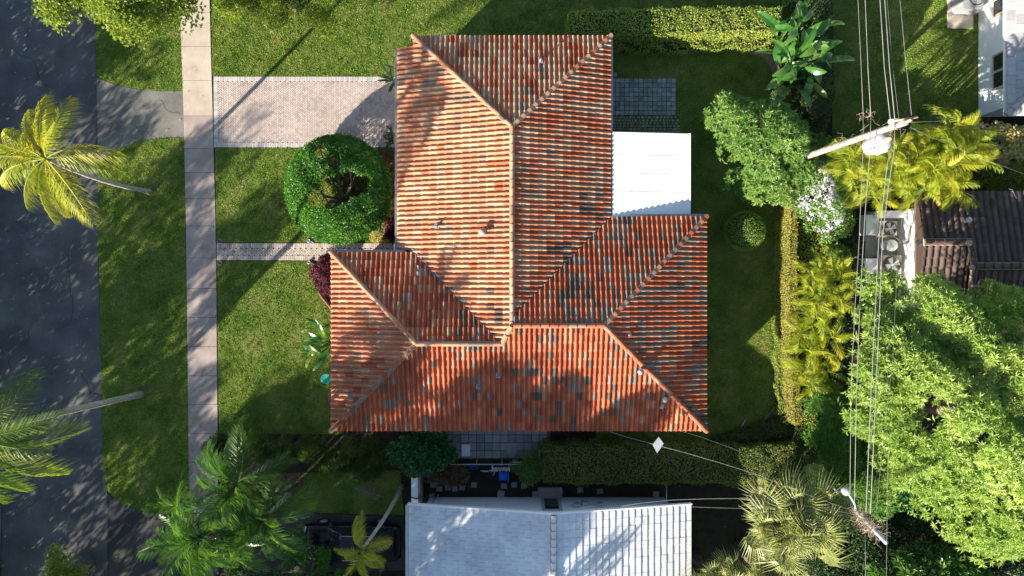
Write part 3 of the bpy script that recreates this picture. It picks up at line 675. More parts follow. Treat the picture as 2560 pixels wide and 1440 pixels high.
for px, py, k, tl in ((1597, 927, 'S', .0), (1663, 1000, 'S', 1)):
    x, y, _ = P(px, py, 3.7); z = zof(k, x, y)+.12; m = MB()
    m.tube([(x, y, z-.08), (x, y, z+.12)], .03); m.lathe((x, y, z+.1), [(.02, 0), (.1, .03), (.125, .1), (.11, .17), (.06, .22), (.01, .235)], 14)
    if tl: m.tube([(x-.02, y-.22, z-.02), (x-.15, y-.38, z+.1), (x-.05, y-.42, z+.12)], [.05, .07, .02]); m.box((x-.12, y-.34, z+.08), (.16, .08, .1), .8)
    m.build('floodlight', M['metal_white'], house)
m = MB()
for px, py in ((1041, 668), (1041, 683)): x, y, _ = P(px, py, 3.6); z = zof('WN', x, y)+.1; m.box((x, y, z), (.07, .2, .03), .1)
m.build('bird_dropping', M['white_paint'], roof)
# patio cover: insulated aluminium panels sloping down to the east
zh, zl = 2.87, 2.5; nP = 4
pc = T('patio_cover', 'flat white panel patio roof in the corner of the tiled house', 'patio roof', (xm+.3, 4, 0))
xa, xb = P(1531, 0, zh)[0], P(1723, 0, zl)[0]; yt, yb_ = P(0, 336, 2.3)[1], P(0, 545, 2.3)[1]
cuts = [336, 392, 437, 482, 560]
for i in range(4):
    y1, y0 = P(0, cuts[i], 2.3)[1]-.014, P(0, cuts[i+1], 2.3)[1]+.014; m = MB()
    m.add([(xa, y0, zh-.08), (xb, y0, zl-.08), (xb, y1, zl-.08), (xa, y1, zh-.08), (xa, y0, zh), (xb, y0, zl), (xb, y1, zl), (xa, y1, zh)], [(0, 3, 2, 1), (4, 5, 6, 7), (0, 1, 5, 4), (1, 2, 6, 5), (2, 3, 7, 6), (3, 0, 4, 7)])
    m.build('roof_panel', M['white_panel'], pc)
m = MB(); m.add([(xa, yb_, zh-.012), (xb, yb_, zl-.012), (xb, yt, zl-.012), (xa, yt, zh-.012), (xa, yb_, zh-.07), (xb, yb_, zl-.07), (xb, yt, zl-.07), (xa, yt, zh-.07)], [(0, 1, 2, 3), (7, 6, 5, 4)]); m.build('joint_strip', M['gutter'], pc)
m = MB(); m.box((xb+.03, (yt+yb_)/2, zl-.05), (.07, yt-yb_, .12)); m.build('fascia', M['white_paint'], pc)
for yy in (yt-.1, (yt+yb_)/2, yb_+.5): m = MB(); m.box((xb-.12, yy, (zl-.09)/2), (.09, .09, zl-.09)); m.build('post', M['white_paint'], pc)

# ------------------------------------------------------------------ grey-roofed house to the south
gh = T('grey_roofed_house', 'low gabled house with weathered pale grey flat-tile roof at the bottom edge', 'house', (1.83, -16, 0))
zE2, zR2 = 2.8, 4.15; xw2 = P(1022, 0, zE2)[0]; xe2 = P(1727, 0, zE2)[0]; xr2 = P(1384, 0, zR2)[0]; yn2 = P(0, 1262, zE2)[1]; ys2 = -22.5
rf = MB()
for x0, z0, x1, z1 in ((xw2, zE2, xr2, zR2), (xr2, zR2, xe2, zE2)):
    rf.add([(x0, yn2, z0), (x1, yn2, z1), (x1, ys2, z1), (x0, ys2, z0), (x0, yn2, z0-.16), (x1, yn2, z1-.16), (x1, ys2, z1-.16), (x0, ys2, z0-.16)], [(0, 1, 2, 3), (7, 6, 5, 4), (4, 5, 1, 0), (2, 1, 5, 6), (0, 3, 7, 4)])
rf = rf.build('roof', M['white_paint'], gh)
def flat_tiles(parent, x0, z0, x1, z1, y0, y1, cw, ch, m_of, dims=.9):
    nx = int(round(abs(x1-x0)/cw)); ny = int((y1-y0)/ch)+1; sl = math.atan2(z1-z0, x1-x0); L_ = math.hypot(x1-x0, z1-z0)/nx; out = []
    for i in range(nx):
        for j in range(ny):
            t = (i+.5)/nx; yy = y1-ch*(j+.5)-(ch*.5 if i % 2 and x0 < 0 else 0)
            if yy-ch/2 < y0: continue
            out.append((x0+(x1-x0)*t, yy, z0+(z1-z0)*t+.02, L_, ch, i, j, sl))
    for i in range(1, nx if x0 < 0 else 0, 2): t = (i+.5)/nx; out.append((x0+(x1-x0)*t, y1-ch*.25, z0+(z1-z0)*t+.02, L_, ch*.5, i, -1, sl))
    return out
def lay_flat(parent, tiles, tilt, mf, limit=300, name='roof_tile'):
    tiles.sort(key=lambda t: t[0]**2+t[1]**2); u = MB(); u.box((0, 0, 0), (1, 1, 1), top=.992); me = u.mesh(name, M['grey_roof_tile']); me.attributes.remove(me.attributes['rnd'])
    rest = MB()
    for k, (x, y, z, l, c, i, j, sl) in enumerate(tiles):
        s_ = tilt if sl > 0 else -tilt; mt = mf(x, y)
        rot = (random.gauss(0, .006), -(sl-s_), 0); sc = (l*1.03, c-.006, .028); dz = .012+random.gauss(0, .003)
        if k < limit: place(name, me, (x, y, z+dz), parent, rot, sc, mt)
        else:
            cs, sn = math.cos(sl-s_), math.sin(sl-s_); vs_ = []
            for a in (-.5, .5):
                for b_ in (-.5, .5):
                    for h in (-.5, .5): vs_.append((x+a*sc[0]*cs-h*sc[2]*sn, y+b_*sc[1], z+dz+a*sc[0]*sn+h*sc[2]*cs))
            rest.add(vs_, [(1, 5, 7, 3), (0, 1, 3, 2), (4, 6, 7, 5), (2, 3, 7, 6), (0, 4, 5, 1)], 0 if mt == M['grey_roof_tile'] else 1)
    if rest.v: o = rest.build(name+'s', [M['grey_roof_tile'], M['grey_roof_tile_warm']], parent); o['kind'] = 'stuff'
tl = flat_tiles(rf, xw2, zE2, xr2-.07, zR2-.015, -18.6, yn2, .288, .36, None)+flat_tiles(rf, xr2+.07, zR2-.015, xe2, zE2, -18.6, yn2, .305, .36, None)
lay_flat(rf, tl, .10, lambda x, y: M['grey_roof_tile'] if x < 3.3+random.gauss(0, .4) else M['grey_roof_tile_warm'])
caps(rf, (xr2, yn2-.02, zR2+.03), (xr2, -18.5, zR2+.03), [0], .34, .125, M['grey_roof_tile'])
for x0, z0, x1, z1 in ((xw2-.05, zE2, xr2, zR2), (xr2, zR2, xe2+.05, zE2)):
    m = MB(); m.add([(x0, yn2, z0-.16), (x1, yn2, z1-.16), (x1, yn2+.07, z1-.16), (x0, yn2+.07, z0-.16), (x0, yn2, z0+.05), (x1, yn2, z1+.05), (x1, yn2+.07, z1+.05), (x0, yn2+.07, z0+.05)], [(0, 3, 2, 1), (4, 5, 6, 7), (0, 1, 5, 4), (1, 2, 6, 5), (2, 3, 7, 6), (3, 0, 4, 7)]); m.build('barge_board', M['white_paint'], gh)
m = MB(); m.box((xw2-.09, (yn2-18.6)/2, zE2-.05), (.12, yn2+18.6, .1)); m.build('gutter', M['gutter'], gh)
yw2 = -10.42; m = MB(); z = zE2-.14
m.add([(xw2+.6, yw2, 0), (xe2-.6, yw2, 0), (xe2-.6, yw2, z+.1), (xr2, yw2, zR2-.18), (xw2+.6, yw2, z+.1), (xw2+.6, ys2+.6, 0), (xe2-.6, ys2+.6, 0), (xe2-.6, ys2+.6, z+.1), (xr2, ys2+.6, zR2-.18), (xw2+.6, ys2+.6, z+.1)], [(0, 4, 3, 2, 1), (5, 6, 7, 8, 9), (0, 5, 9, 4), (1, 2, 7, 6), (0, 1, 6, 5)])
m.build('wall', M['wall_white'], gh)
for px in (1190, 1242):
    x = P(px, 0, 1.6)[0]; m = MB(); m.box((x, yw2+.03, 1.6), (.86, .07, 1.1)); f = m.build('window', M['white_paint'], gh)
    for k in range(7): m = MB(); m.box((x-.36+.12*k, yw2+.09, 1.6), (.075, .06, 1.0)); m.build('louvre', M['wall_white'], f)
x = P(1378, 0, 1.1)[0]; m = MB(); m.box((x, yw2+.02, 1.08), (.95, .06, 2.1)); d_ = m.build('door', M['metal_white'], gh); m = MB(); m.box((x, yw2+.06, 1.2), (.66, .03, 1.5)); m.build('pane', M['glass_dark'], d_)
m = MB(); m.box((x, yw2+.28, .08), (1.2, .5, .16)); m.build('doorstep', M['concrete_pink'], gh)
for px, zz in ((1440, 1.5), (1462, 1.2), (1500, 1.4)): x = P(px, 0, 1.3)[0]; m = MB(); m.box((x, yw2+.09, zz), (.3, .16, .34)); m.build('meter_box', M['metal_grey'], gh)
m = MB(); m.tube([(P(1095, 0, 0)[0], yw2+.1, 0), (P(1095, 0, 0)[0], yw2+.1, 2.5)], .05); m.build('pipe', M['white_paint'], gh)
# white wall and pipe fence between the two plots
m = MB(); x, y, _ = P(1041, 1222, .9); m.box((x, y, .62), (.42, 1.5, 1.24)); gw = T('garden_wall', 'short white concrete wall running north from the grey-roofed house', 'wall', (x, y, 0)); m.build('wall', M['concrete_pink'], gw)
m = MB(); m.box((x-.03, y, 1.27), (.3, 1.5, .06)); m.build('coping', M['white_paint'], gw)
m = MB(); m.tube([(x-.3, y-.35, 1.1), (x-.15, y-.28, 1.32), (x+.05, y-.36, 1.34), (x+.28, y-.28, 1.3), (x+.33, y-.33, 1.0)], .03); m.tube([(x-.28+.1*math.cos(t), y-.42+.12*math.sin(t), 1.1) for t in [k*.7 for k in range(10)]], .018)
single('rope', m, M['rope'], 'dark rope looped over the short white garden wall', 'rope', (x, y, 1.3))
rf_ = T('pipe_fence', 'thin galvanised rail fence between the slab patio and the side yard', 'fence', P(1220, 1161, 0))
a, c = P(1125, 1161, 1.2), P(1318, 1161, 1.2); m = MB(); m.tube([a, c], .028); m.build('rail', M['metal_grey'], rf_); m = MB(); m.tube([P(1280, 1155.5, 1.2), P(1318, 1156, 1.2)], .022); m.build('rail', M['metal_grey'], rf_)
for t in (.02, .34, .67, .98): xx = a[0]+(c[0]-a[0])*t; m = MB(); m.tube([(xx, a[1], 0), (xx, a[1], 1.22)], .028); m.build('post', M['metal_grey'], rf_)
m = MB(); xx, yy, _ = P(1665, 1240, 1); m.tube([(xx, yy-.9, 1.1), (xx, yy+.55, 1.1)], .03); m.tube([(xx, yy+.5, 0), (xx, yy+.5, 1.1)], .03); m.tube([(xx, yy-.8, 0), (xx, yy-.8, 1.1)], .03)
single('gate_frame', m, M['metal_grey'], 'thin grey metal gate frame beside the north-east corner of the grey roof', 'gate', (xx, yy, 0))
# things left in the shaded side yard
def bicycle():
    t = T('childs_bicycle', 'blue and white folded bicycle leaning in the shaded side yard', 'bicycle', P(1222, 1180, 0))
    for px, py in ((1213, 1179), (1233, 1178)):
        x, y, _ = P(px, py, .4); m = MB(); m.tube([(x+.22*math.cos(a), y+.06*math.sin(a), .3+.26*math.sin(a)) for a in [k*math.pi/7 for k in range(15)]], .022); m.build('wheel', M['white_paint'], t)
    x, y, _ = P(1223, 1180, .5); m = MB(); m.tube([(x-.2, y, .3), (x, y+.03, .62), (x+.2, y, .3), (x-.05, y, .35), (x+.25, y+.06, .66)], .035); m.build('frame', M['blue_plastic'], t)
    m = MB(); m.tube([(x+.18, y+.2, .74), (x+.27, y+.05, .72), (x+.2, y-.12, .74)], .024); m.build('handlebar', M['metal_white'], t)
bicycle()
x, y, _ = P(1252, 1171, .5); t = T('coiled_spring_rack', 'white metal coil-shaped rack beside the blue chair', 'rack', (x, y, 0))
m = MB(); m.tube([(x-.42+.84*k/90, y+.1*math.cos(k*.75), .62+.1*math.sin(k*.75)) for k in range(91)], .014, 4); m.build('coil', M['white_paint'], t)
for dx in (-.42, .42): m = MB(); m.box((x+dx, y, .34), (.05, .22, .68)); m.build('end_panel', M['white_paint'], t)
x, y, _ = P(1258, 1190, .4); t = T('blue_chair', 'blue plastic garden chair lying among things in the side yard', 'chair', (x, y, 0))
m = MB(); m.box((x, y, .42), (.42, .4, .05)); m.build('seat', M['blue_plastic'], t); m = MB(); m.box((x+.25, y, .62), (.05, .4, .42)); m.build('backrest', M['blue_plastic'], t)
for dx, dy in ((-.18, -.17), (.18, -.17), (-.18, .17), (.18, .17)): m = MB(); m.tube([(x+dx, y+dy, .0), (x+dx, y+dy, .42)], .02); m.build('leg', M['white_paint'], t)
m = MB(); x, y, _ = P(1178, 1168, .3); m.tube([(x-.4, y+.1, .1), (x+.35, y-.02, .35)], .022); m.tube([(x-.3, y-.12, .1), (x+.3, y-.1, .3), (x+.36, y-.03, .35)], .02)
single('folding_table', m, M['blue_plastic'], 'dark blue tubular folding table frame left of the bicycle', 'table', (x, y, 0))
m = MB(); x, y, _ = P(1158, 1193, .9); m.lathe((x, y, .8), [(.02, 0), (.08, .02), (.1, .2), (.085, .2)], 12); single('blue_bucket', m, M['blue_plastic'], 'small dark blue pot hanging among the brown shrub leaves', 'pot', (x, y, .8))

# ------------------------------------------------------------------ white house, top right
wh = T('white_house', 'white-walled house with pale shingle roof in the top right corner', 'house', (24, 12, 0))
xw3 = P(2445, 0)[0]; ys3 = P(0, 292)[1]; zE3 = 2.9; xo = P(2513, 0, zE3)[0]; yo = P(0, 287, zE3)[1]
m = MB(); m.prism([(xw3, ys3), (45, ys3), (45, 22), (xw3, 22)], 0, zE3-.1); m.build('wall', M['wall_white'], wh)
for y0, y1 in ((P(0, 122, 2)[1], P(0, 214, 2)[1]), (P(0, -60, 2)[1], P(0, 28, 2)[1])):
    yc, hh = (y0+y1)/2, abs(y0-y1); m = MB(); m.box((xw3-.01, yc, 1.7), (.1, hh, 1.2)); f = m.build('window', M['tan_frame'], wh)
    for s_ in (-1, 1): m = MB(); m.box((xw3-.04, yc+s_*hh*.24, 1.7), (.07, hh*.40, 1.0)); m.build('pane', M['glass_dark'], f)
    m = MB(); m.box((xw3-.06, yc, 1.05), (.18, hh+.12, .07)); m.build('sill', M['white_paint'], f)
m = MB(); m.prism([(xo, yo), (45, yo), (45, 22), (xo, 22)], zE3-.14, zE3); m.build('roof_edge', M['white_paint'], wh)
rf = MB(); pk = 3.5
rf.add([(xo, yo, zE3+.01), (45, yo, zE3+.01), (45, yo+9, zE3+2.4), (xo+9, yo+9, zE3+2.4), (xo, 22, zE3+.01), (xo+9, 22, zE3+2.4)], [(0, 1, 2, 3), (0, 3, 5, 4)]); rf = rf.build('roof', M['asphalt_shingle'], wh)
sh = []; p3 = 2.4/9
for i in range(9):
    for j in range(26):
        x = xo+.04+i*.36+.18; y = yo+.1+j*.42+(.21 if i % 2 else 0)+.2
        if y-yo < x-xo+.1: continue
        sh.append((x, y, zE3+p3*(x-xo)+.01, .37, .42, i, j, math.atan(p3)))
lay_flat(rf, sh, .05, lambda x, y: M['asphalt_shingle'], name='shingle')
caps(rf, (xo, yo, zE3+.04), (xo+4.5, yo+4.5, zE3+.04+p3*4.5), [0], .36, .12, M['asphalt_shingle'])
# condenser
x, y, _ = P(2417, 12, .5); t = T('air_conditioner', 'large grey condenser unit on a concrete pad beside the white house, at the top edge', 'air conditioner', (x, y, 0))
m = MB(); m.box((x-.05, y-.15, .06), (1.25, 1.7, .12)); m.build('pad', M['concrete_cream'], t); m = MB(); m.box((x, y+.1, .56), (1.0, 1.0, .85), top=.97); body = m.build('casing', M['metal_grey'], t)
def fan(parent, x, y, z, r, deep=.16):
    m = MB(); m.lathe((x, y, z), [(r*1.06, -.02), (r*1.06, .02), (r*.98, .02), (r*.97, -.02), (.01, -.02)], 22); m.build('fan_well', M['metal_dark'], parent)
    m = MB()
    for k in range(4):
        a = k*math.pi/2+.4; c_, s_ = math.cos(a), math.sin(a); q = lambda u, v, h: (x+u*c_-v*s_, y+u*s_+v*c_, z+h)
        m.add([q(.05, -.05, .03), q(r*.85, -.16*r/.2*.5, .02), q(r*.85, .14*r/.2*.5, .05), q(.05, .05, .04)], [(0, 1, 2, 3)])
    m.lathe((x, y, z+.02), [(.07, 0), (.07, .05), (.02, .06)], 12); m.build('fan_blade', M['metal_grey'], parent)
    m = MB()
    for k in range(1, 6): rr = r*k/5.5; m.tube([(x+rr*math.cos(a), y+rr*math.sin(a), z+.07) for a in [q_*math.pi/9 for q_ in range(19)]], .004, 3, cap=False)
    for k in range(6): a = k*math.pi/6; m.tube([(x-r*math.cos(a), y-r*math.sin(a), z+.07), (x+r*math.cos(a), y+r*math.sin(a), z+.07)], .005, 3)
    m.build('fan_guard', M['metal_grey'], parent)
fan(t, x+.15, y+.15, 1.0, .36)

# ------------------------------------------------------------------ brown tiled house, right edge
bh = T('brown_roofed_house', 'house with dark brown barrel-tile roof at the right edge behind the yellow palms', 'house', (24, 2, 0))
zE4 = 3.0; xw4 = P(2292, 0, zE4)[0]; yn4 = P(0, 478, zE4)[1]; ys4 = P(0, 800, zE4)[1]; yr4 = P(0, 665, 3.9)[1]; p4 = .2; xj = P(2430, 0, 3.6)[0]; yrj = P(0, 604, 3.7)[1]
zr4 = zE4+p4*(yn4-yr4); m = MB()
m.prism([(xw4, ys4), (42, ys4), (42, yn4), (xw4, yn4)], zE4-.2, zE4-.05); rb = m.build('roof', M['brown_tile'], bh)
defs4 = {'n': ((0, yn4), (0, -1)), 's': ((0, yrj-(yn4-yrj)), (0, 1)), 's2': ((0, yr4-(yn4-yr4)), (0, 1))}
cells4 = {'n': [[(xw4, yn4), (xj, yn4), (xj, yrj), (xw4+.05, yrj)], [(xj, yn4), (xj+7.5, yn4), (xj+7.5, yr4), (xj, yr4)]], 's': [[(xw4+.05, yrj), (xj, yrj), (xj, ys4), (xw4+.1, ys4)]], 's2': [[(xj, yr4), (xj+7.5, yr4), (xj+7.5, ys4), (xj, ys4)]]}
TF4 = {'b': tile_faces(.30, .40, .1, .095, p=p4, tilt=.03)}; wh4, cut4 = [], MB()
for k, cs in cells4.items():
    E, v = defs4[k]; tile_plane(cs, E, v, zE4, .30, .40, p4, lambda *a_: 'brown', wh4, cut4, 'b', TF4['b'])
    for cc in cs:
        z_ = lambda x, y: zE4+p4*((x-E[0])*v[0]+(y-E[1])*v[1])-.005; q = ccw(cc); m = MB(); m.add([(x, y, z_(x, y)) for x, y in q], [tuple(range(len(q)))]); m.build('underlay', M['brown_tile'], rb)
finish_tiles(rb, wh4, cut4, TF4, [M['brown_tile']], lambda k: M['brown_tile'])
zj = zE4+p4*(yn4-yrj)
caps(rb, (xw4, yrj, zj+.06), (xj, yrj, zj+.06), [0], .4, .15, M['brown_tile']); caps(rb, (xj, yr4, zr4+.06), (xj+7.5, yr4, zr4+.06), [0], .4, .15, M['brown_tile'])
caps(rb, (xj+.03, ys4, zE4+.25), (xj+.03, yr4, zr4+.06), [0], .4, .13, M['brown_tile']); caps(rb, (xj, yr4, zr4+.06), (xj, yrj, zj+.08), [0], .4, .13, M['brown_tile'])
for px, py in ((2302, 606), (2428, 607), (2436, 668)): m = MB(); x, y, _ = P(px, py, 3.9); m.lathe((x, y, 3.72), [(.14, 0), (.13, .1), (.04, .17)], 10); m.build('mortar_knob', M['mortar'], rb)
m = MB(); x, y, _ = P(2422, 550, 3.6); m.lathe((x, y, 3.35), [(.09, 0), (.09, .2), (.14, .22), (.14, .28), (.03, .3)], 12); m.build('vent_cowl', M['metal_grey'], bh)
m = MB(); pts = [P(2521, 472, 3.3), P(2530, 474, 3.4), P(2536, 486, 3.4), P(2541, 496, 3.35)]; m.tube(pts, .018, 5); m.build('cable', M['white_paint'], bh)
m = MB(); xb4 = P(2240, 0)[0]; m.prism([(xb4, ys4+.4), (41, ys4+.4), (41, yn4-.6), (xb4+.0, yn4-.6)], 0, zE4-.22); 
# west wall leans out of sight under the roof; its face is seen from above
wl4 = m.build('wall', M['wall_white'], bh)
# enclosure with condensers, tank and white cabinets
m = MB(); m.prism(PP([(2160, 530), (2262, 528), (2262, 715), (2160, 715)]), -.1, .1); pad = struct('equipment_pad', m, M['slab_grey'])
m = MB(); a = P(2196, 535, 1.0); c = P(2300, 533, 1.0); m.box(((a[0]+c[0])/2, a[1], .5), (c[0]-a[0], .32, 1.0)); 
single('enclosure_wall', m, M['wall_white'], 'low white wall closing the north side of the condenser enclosure', 'wall', ((a[0]+c[0])/2, a[1], 0))
for px, py, w_, h_, lab in ((2178, 562, .68, 1.0, 'white painted roof hatch slab at the north-west of the condenser enclosure'), (2176, 676, .66, 1.2, 'white painted slab at the south-west of the condenser enclosure, above the big tree')):
    m = MB(); x, y, _ = P(px, py, .5); m.box((x, y, .3), (w_, h_, .6), top=.98); m.box((x, y, .62), (w_*.93, h_*.93, .04))
    single('white_cabinet', m, M['wall_white'], lab, 'cabinet', (x, y, 0))
for px, py, s_, lab in ((2224, 571, .74, 'smaller beige condenser at the north end of the enclosure, fan facing up'), (2230, 662, .92, 'larger beige condenser at the south end of the enclosure, fan facing up')):
    x, y, _ = P(px, py, .9); t = T('air_conditioner', lab, 'air conditioner', (x, y, .1)); m = MB(); m.box((x, y, .5), (s_, s_, .8), top=.98); m.build('casing', M['concrete_cream'], t); fan(t, x, y, .93, s_*.43)
x, y, _ = P(2233, 613, 1.0); t = T('water_heater', 'round white tank with domed lid between the two enclosure condensers', 'tank', (x, y, .1))
m = MB(); m.lathe((x, y, .1), [(.26, 0), (.26, .8)], 20); m.build('tank_body', M['metal_white'], t); m = MB(); m.lathe((x, y, .9), [(.28, -.04), (.28, .02), (.2, .07), (.05, .09)], 20); m.tube([(x-.08, y+.08, 1.0), (x-.02, y+.0, 1.03), (x+.06, y-.03, 1.0), (x-.03, y-.1, .99)], .02); m.build('lid', M['white_paint'], t)
m = MB()
for k in range(4):
    x0, y0, _ = P(2222+k*4, 590+k*2, .6); m.tube([(x0, y0, .9), (x0+.25, y0-.2-.04*k, 1.0-.05*k), (x0+.5, y0-.38+.03*k, .9), P(2268, 603+k*2, 1.2)], .022, 5)
single('hoses', m, M['wire_dark'], 'black refrigerant hoses from the enclosure condensers to the white wall', 'hose', P(2240, 598, .9), )

# ------------------------------------------------------------------ black car in the shaded drive
def car():
    x, y, _ = P(880, 1357, .7); L_, Wd = 4.75, 1.86
    t = T('parked_car', 'black car parked under the small palm beside the grey-roofed house', 'car', (x, y, 0))
    st_ = [(-.5, .55, .62, .80), (-.485, .40, .72, .93), (-.42, .3, .86, .98), (-.28, .24, .98, 1), (0, .22, .98, 1), (.25, .22, 1.0, 1), (.40, .28, .96, .98), (.475, .4, .86, .92), (.5, .55, .72, .8)]
    m = MB(); vs_ = []
    for u, zb, zt, kw in st_:
        hw = Wd/2*kw; vs_ += [(x+u*L_, y-hw*.92, zb), (x+u*L_, y-hw, (zb+zt)/2), (x+u*L_, y-hw*.93, zt-.03), (x+u*L_, y-hw*.5, zt+.02), (x+u*L_, y+hw*.5, zt+.02), (x+u*L_, y+hw*.93, zt-.03), (x+u*L_, y+hw, (zb+zt)/2), (x+u*L_, y+hw*.92, zb)]
    k = 8; m.add(vs_, [(i*k+j, i*k+(j+1) % k, (i+1)*k+(j+1) % k, (i+1)*k+j) for i in range(len(st_)-1) for j in range(k)]+[tuple(range(k)), tuple(range((len(st_)-1)*k, len(st_)*k))][0:0]+[tuple(range(k-1, -1, -1)), tuple(range(8*k, 9*k))], 0, True)
    m.build('body', M['car_paint'], t)
    cab = [(-.24, .96, .80), (-.08, 1.36, .64), (.16, 1.42, .63), (.30, 1.36, .62), (.44, 1.0, .74)]
    m = MB(); vs_ = []
    for u, z, hw in cab: vs_ += [(x+u*L_, y-hw, z), (x+u*L_, y+hw, z)]
    m.add(vs_, [(2, 3, 5, 4), (4, 5, 7, 6)], 0); m.build('car_roof', M['car_paint'], t)
    m = MB(); m.add(vs_[:4], [(0, 1, 3, 2)]); m.build('windshield', M['glass_dark'], t); m = MB(); m.add(vs_[6:], [(0, 1, 3, 2)]); m.build('rear_window', M['glass_dark'], t)
    for s_ in (-1, 1):
        m = MB(); q = [(x+u*L_, y+s_*hw, z) for u, z, hw in cab]; bq = [(x+cab[0][0]*L_, y+s_*.86, .95), (x+cab[-1][0]*L_, y+s_*.82, .96)]
        m.add(q+bq, [(0, 1, 2, 3, 4, 6, 5)]); m.build('side_window', M['glass_dark'], t)
        m = MB(); m.box((x-.95, y+s_*1.0, 1.0), (.16, .2, .13)); m.build('wing_mirror', M['car_paint'], t)
        m = MB(); m.box((x-2.22, y+s_*.66, .68), (.2, .3, .12)); m.build('headlight', M['headlamp'], t)
        m = MB(); m.tube([(x-.3, y+s_*.58, 1.44), (x+1.2, y+s_*.57, 1.46)], .018); m.build('roof_rail', M['metal_grey'], t)
        for u in (-.31, .29):
            m = MB(); m.tube([(x+u*L_, y+s_*.72, .33), (x+u*L_, y+s_*.95, .33)], .33, 18); wq = m.build('wheel', M['rubber'], t)
            m = MB(); m.tube([(x+u*L_, y+s_*.9, .33), (x+u*L_, y+s_*.965, .33)], .2, 12); m.build('rim', M['metal_grey'], wq)
car()

# ------------------------------------------------------------------ poles, lamp and wires
ZP = 10.0
p1t = Vector(P(2266, 305, ZP)); p1b = Vector((p1t.x-.35, p1t.y-.9, 0)); p1b = Vector(P(2100, 362, 5.6)); p1b = p1t+(p1b-p1t)*(ZP/(ZP-5.6))
pole = T('utility_pole', 'tall weathered wooden utility pole carrying a transformer, upper right', 'utility pole', p1b)
m = MB(); m.tube([p1t+(p1b-p1t)*t for t in (0, .3, .6, 1)], [.115, .125, .14, .15], 12); m.build('pole', M['wood_pole'], pole)
m = MB(); m.tube([p1t+Vector((0, 0, -.02)), p1t+Vector((.05, .03, .22))], .06, 8); m.tube([p1t+Vector((-.3, .1, -.25)), p1t+Vector((.35, .15, .1))], .04); m.build('pole_top_bracket', M['clay_pot'], pole)
def at(f): return p1t+(p1b-p1t)*f
tx, ty, tz = P(2222, 348, 8.6); t = T('transformer', 'pale grey pole transformer can with a ringed bushing on its lid', 'transformer', (tx, ty, 7.6))
m = MB(); m.lathe((tx-.1, ty-.05, 7.45), [(.3, 0), (.34, .05), (.34, .95), (.3, 1.0), (.1, 1.06)], 20); m.build('can', M['metal_white'], t)
m = MB(); m.lathe((tx+.02, ty+.02, 8.5), [(.12, 0), (.14, .02), (.09, .06), (.12, .08), (.07, .13), (.09, .15), (.03, .22)], 14); m.build('bushing', M['clay_pot'], t)
for a in (.6, 2.2, 3.8, 5.2): m = MB(); m.box((tx-.1+.36*math.cos(a), ty-.05+.36*math.sin(a), 8.0), (.1, .06, .8), a); m.build('cooling_fin', M['metal_grey'], t)
m = MB(); m.tube([(tx-.1, ty+.25, 8.2), tuple(at(.2))], .04); m.tube([(tx-.1, ty+.25, 7.7), tuple(at(.27))], .04); m.build('bracket', M['metal_grey'], t)
for px, py, z in ((2234, 304, 9.3),): x, y, z = P(px, py, z); m = MB(); m.tube([(x-.16, y, z), (x+.16, y+.04, z)], .09, 12); m.build('insulator', M['white_paint'], pole)
def vine(name, pts, rad, n, L_, m_, lab, r0=.02):
    base = pts[-1]; t = T(name, lab, 'vine', base); out = MB(); lv = []
    for k in range(n):
        a = random.random()*(len(pts)-1); i = int(a); p = Vector(pts[i])+(Vector(pts[i+1])-Vector(pts[i]))*(a-i); o = Vector((random.gauss(0, rad), random.gauss(0, rad), random.gauss(0, rad))); q = p+o
        d = Vector((random.gauss(0, 1), random.gauss(0, 1), random.gauss(0, .7))).normalized()*L_*random.uniform(.5, 1.2); mid = q+d*.5+Vector((random.gauss(0, .06),)*3); out.tube([q, mid, q+d], [.008, .006, .004], 3)
    out.build('stem', m_, t); return t
vine('dry_vine', [at(.0), at(.5), at(1.)][:2], .12, 60, .35, M['dead_frond'], 'dry brown vine stems clinging to the transformer pole')
vine('dry_vine', [P(2163, 288, 8), P(2177, 292, 8)], .1, 18, .3, M['dead_frond'], 'tangle of dry twigs caught where the left wires meet the pole')
p2a, p2b = Vector(P(2142, 1277, 6.0)), Vector(P(2215, 1356, 9.3)); p2z = p2a+(p2a-p2b)*(6.0/3.3)
pole2 = T('utility_pole', 'slimmer utility pole smothered in brown creeper, lower right', 'utility pole', p2z)
m = MB(); m.tube([p2z, p2a, p2b], [.13, .10, .08], 12); m.build('pole', M['metal_white'], pole2)
vine('dead_creeper', [p2a+(p2b-p2a)*.0, p2a+(p2b-p2a)*.7], .13, 380, .36, M['dead_frond'], 'thick brown dead creeper wrapped round the lower right pole')
ln = T('street_lamp', 'round-headed grey street lamp on an arm above the fan palm', 'street lamp', p2a); hx = Vector(P(2120, 1232, 6.6))
m = MB(); m.tube([p2a, p2a+(hx-p2a)*.5+Vector((0, 0, .15)), hx], .04, 8); m.build('arm', M['metal_white'], ln)
m = MB(); m.lathe((hx.x-.03, hx.y+.06, hx.z-.15), [(.05, -.1), (.19, 0), (.2, .1), (.15, .2), (.04, .24)], 16); m.build('lamp_head', M['metal_grey'], ln)
def wire(pts, z0, z1, rad, m_, lab, group, cat='cable', name='power_line', sub=6):
    """pts: pixels the wire passes through, heights from z0 to z1"""
    W3 = []; n = len(pts)
    for i, (px, py) in enumerate(pts): W3.append(Vector(P(px, py, z0+(z1-z0)*i/(n-1))))
    c = MB(); c.tube(W3, rad*.5, 5); return single(name, c, m_, lab, cat, W3[0], group)
G = 'overhead lines running north and south'
wire([(2141, -420), (2145, 0), (2153, 170), (2158, 290)], 9.4, 9.2, .017, M['wire'], 'outermost left thin line from the top edge to the transformer pole', G)
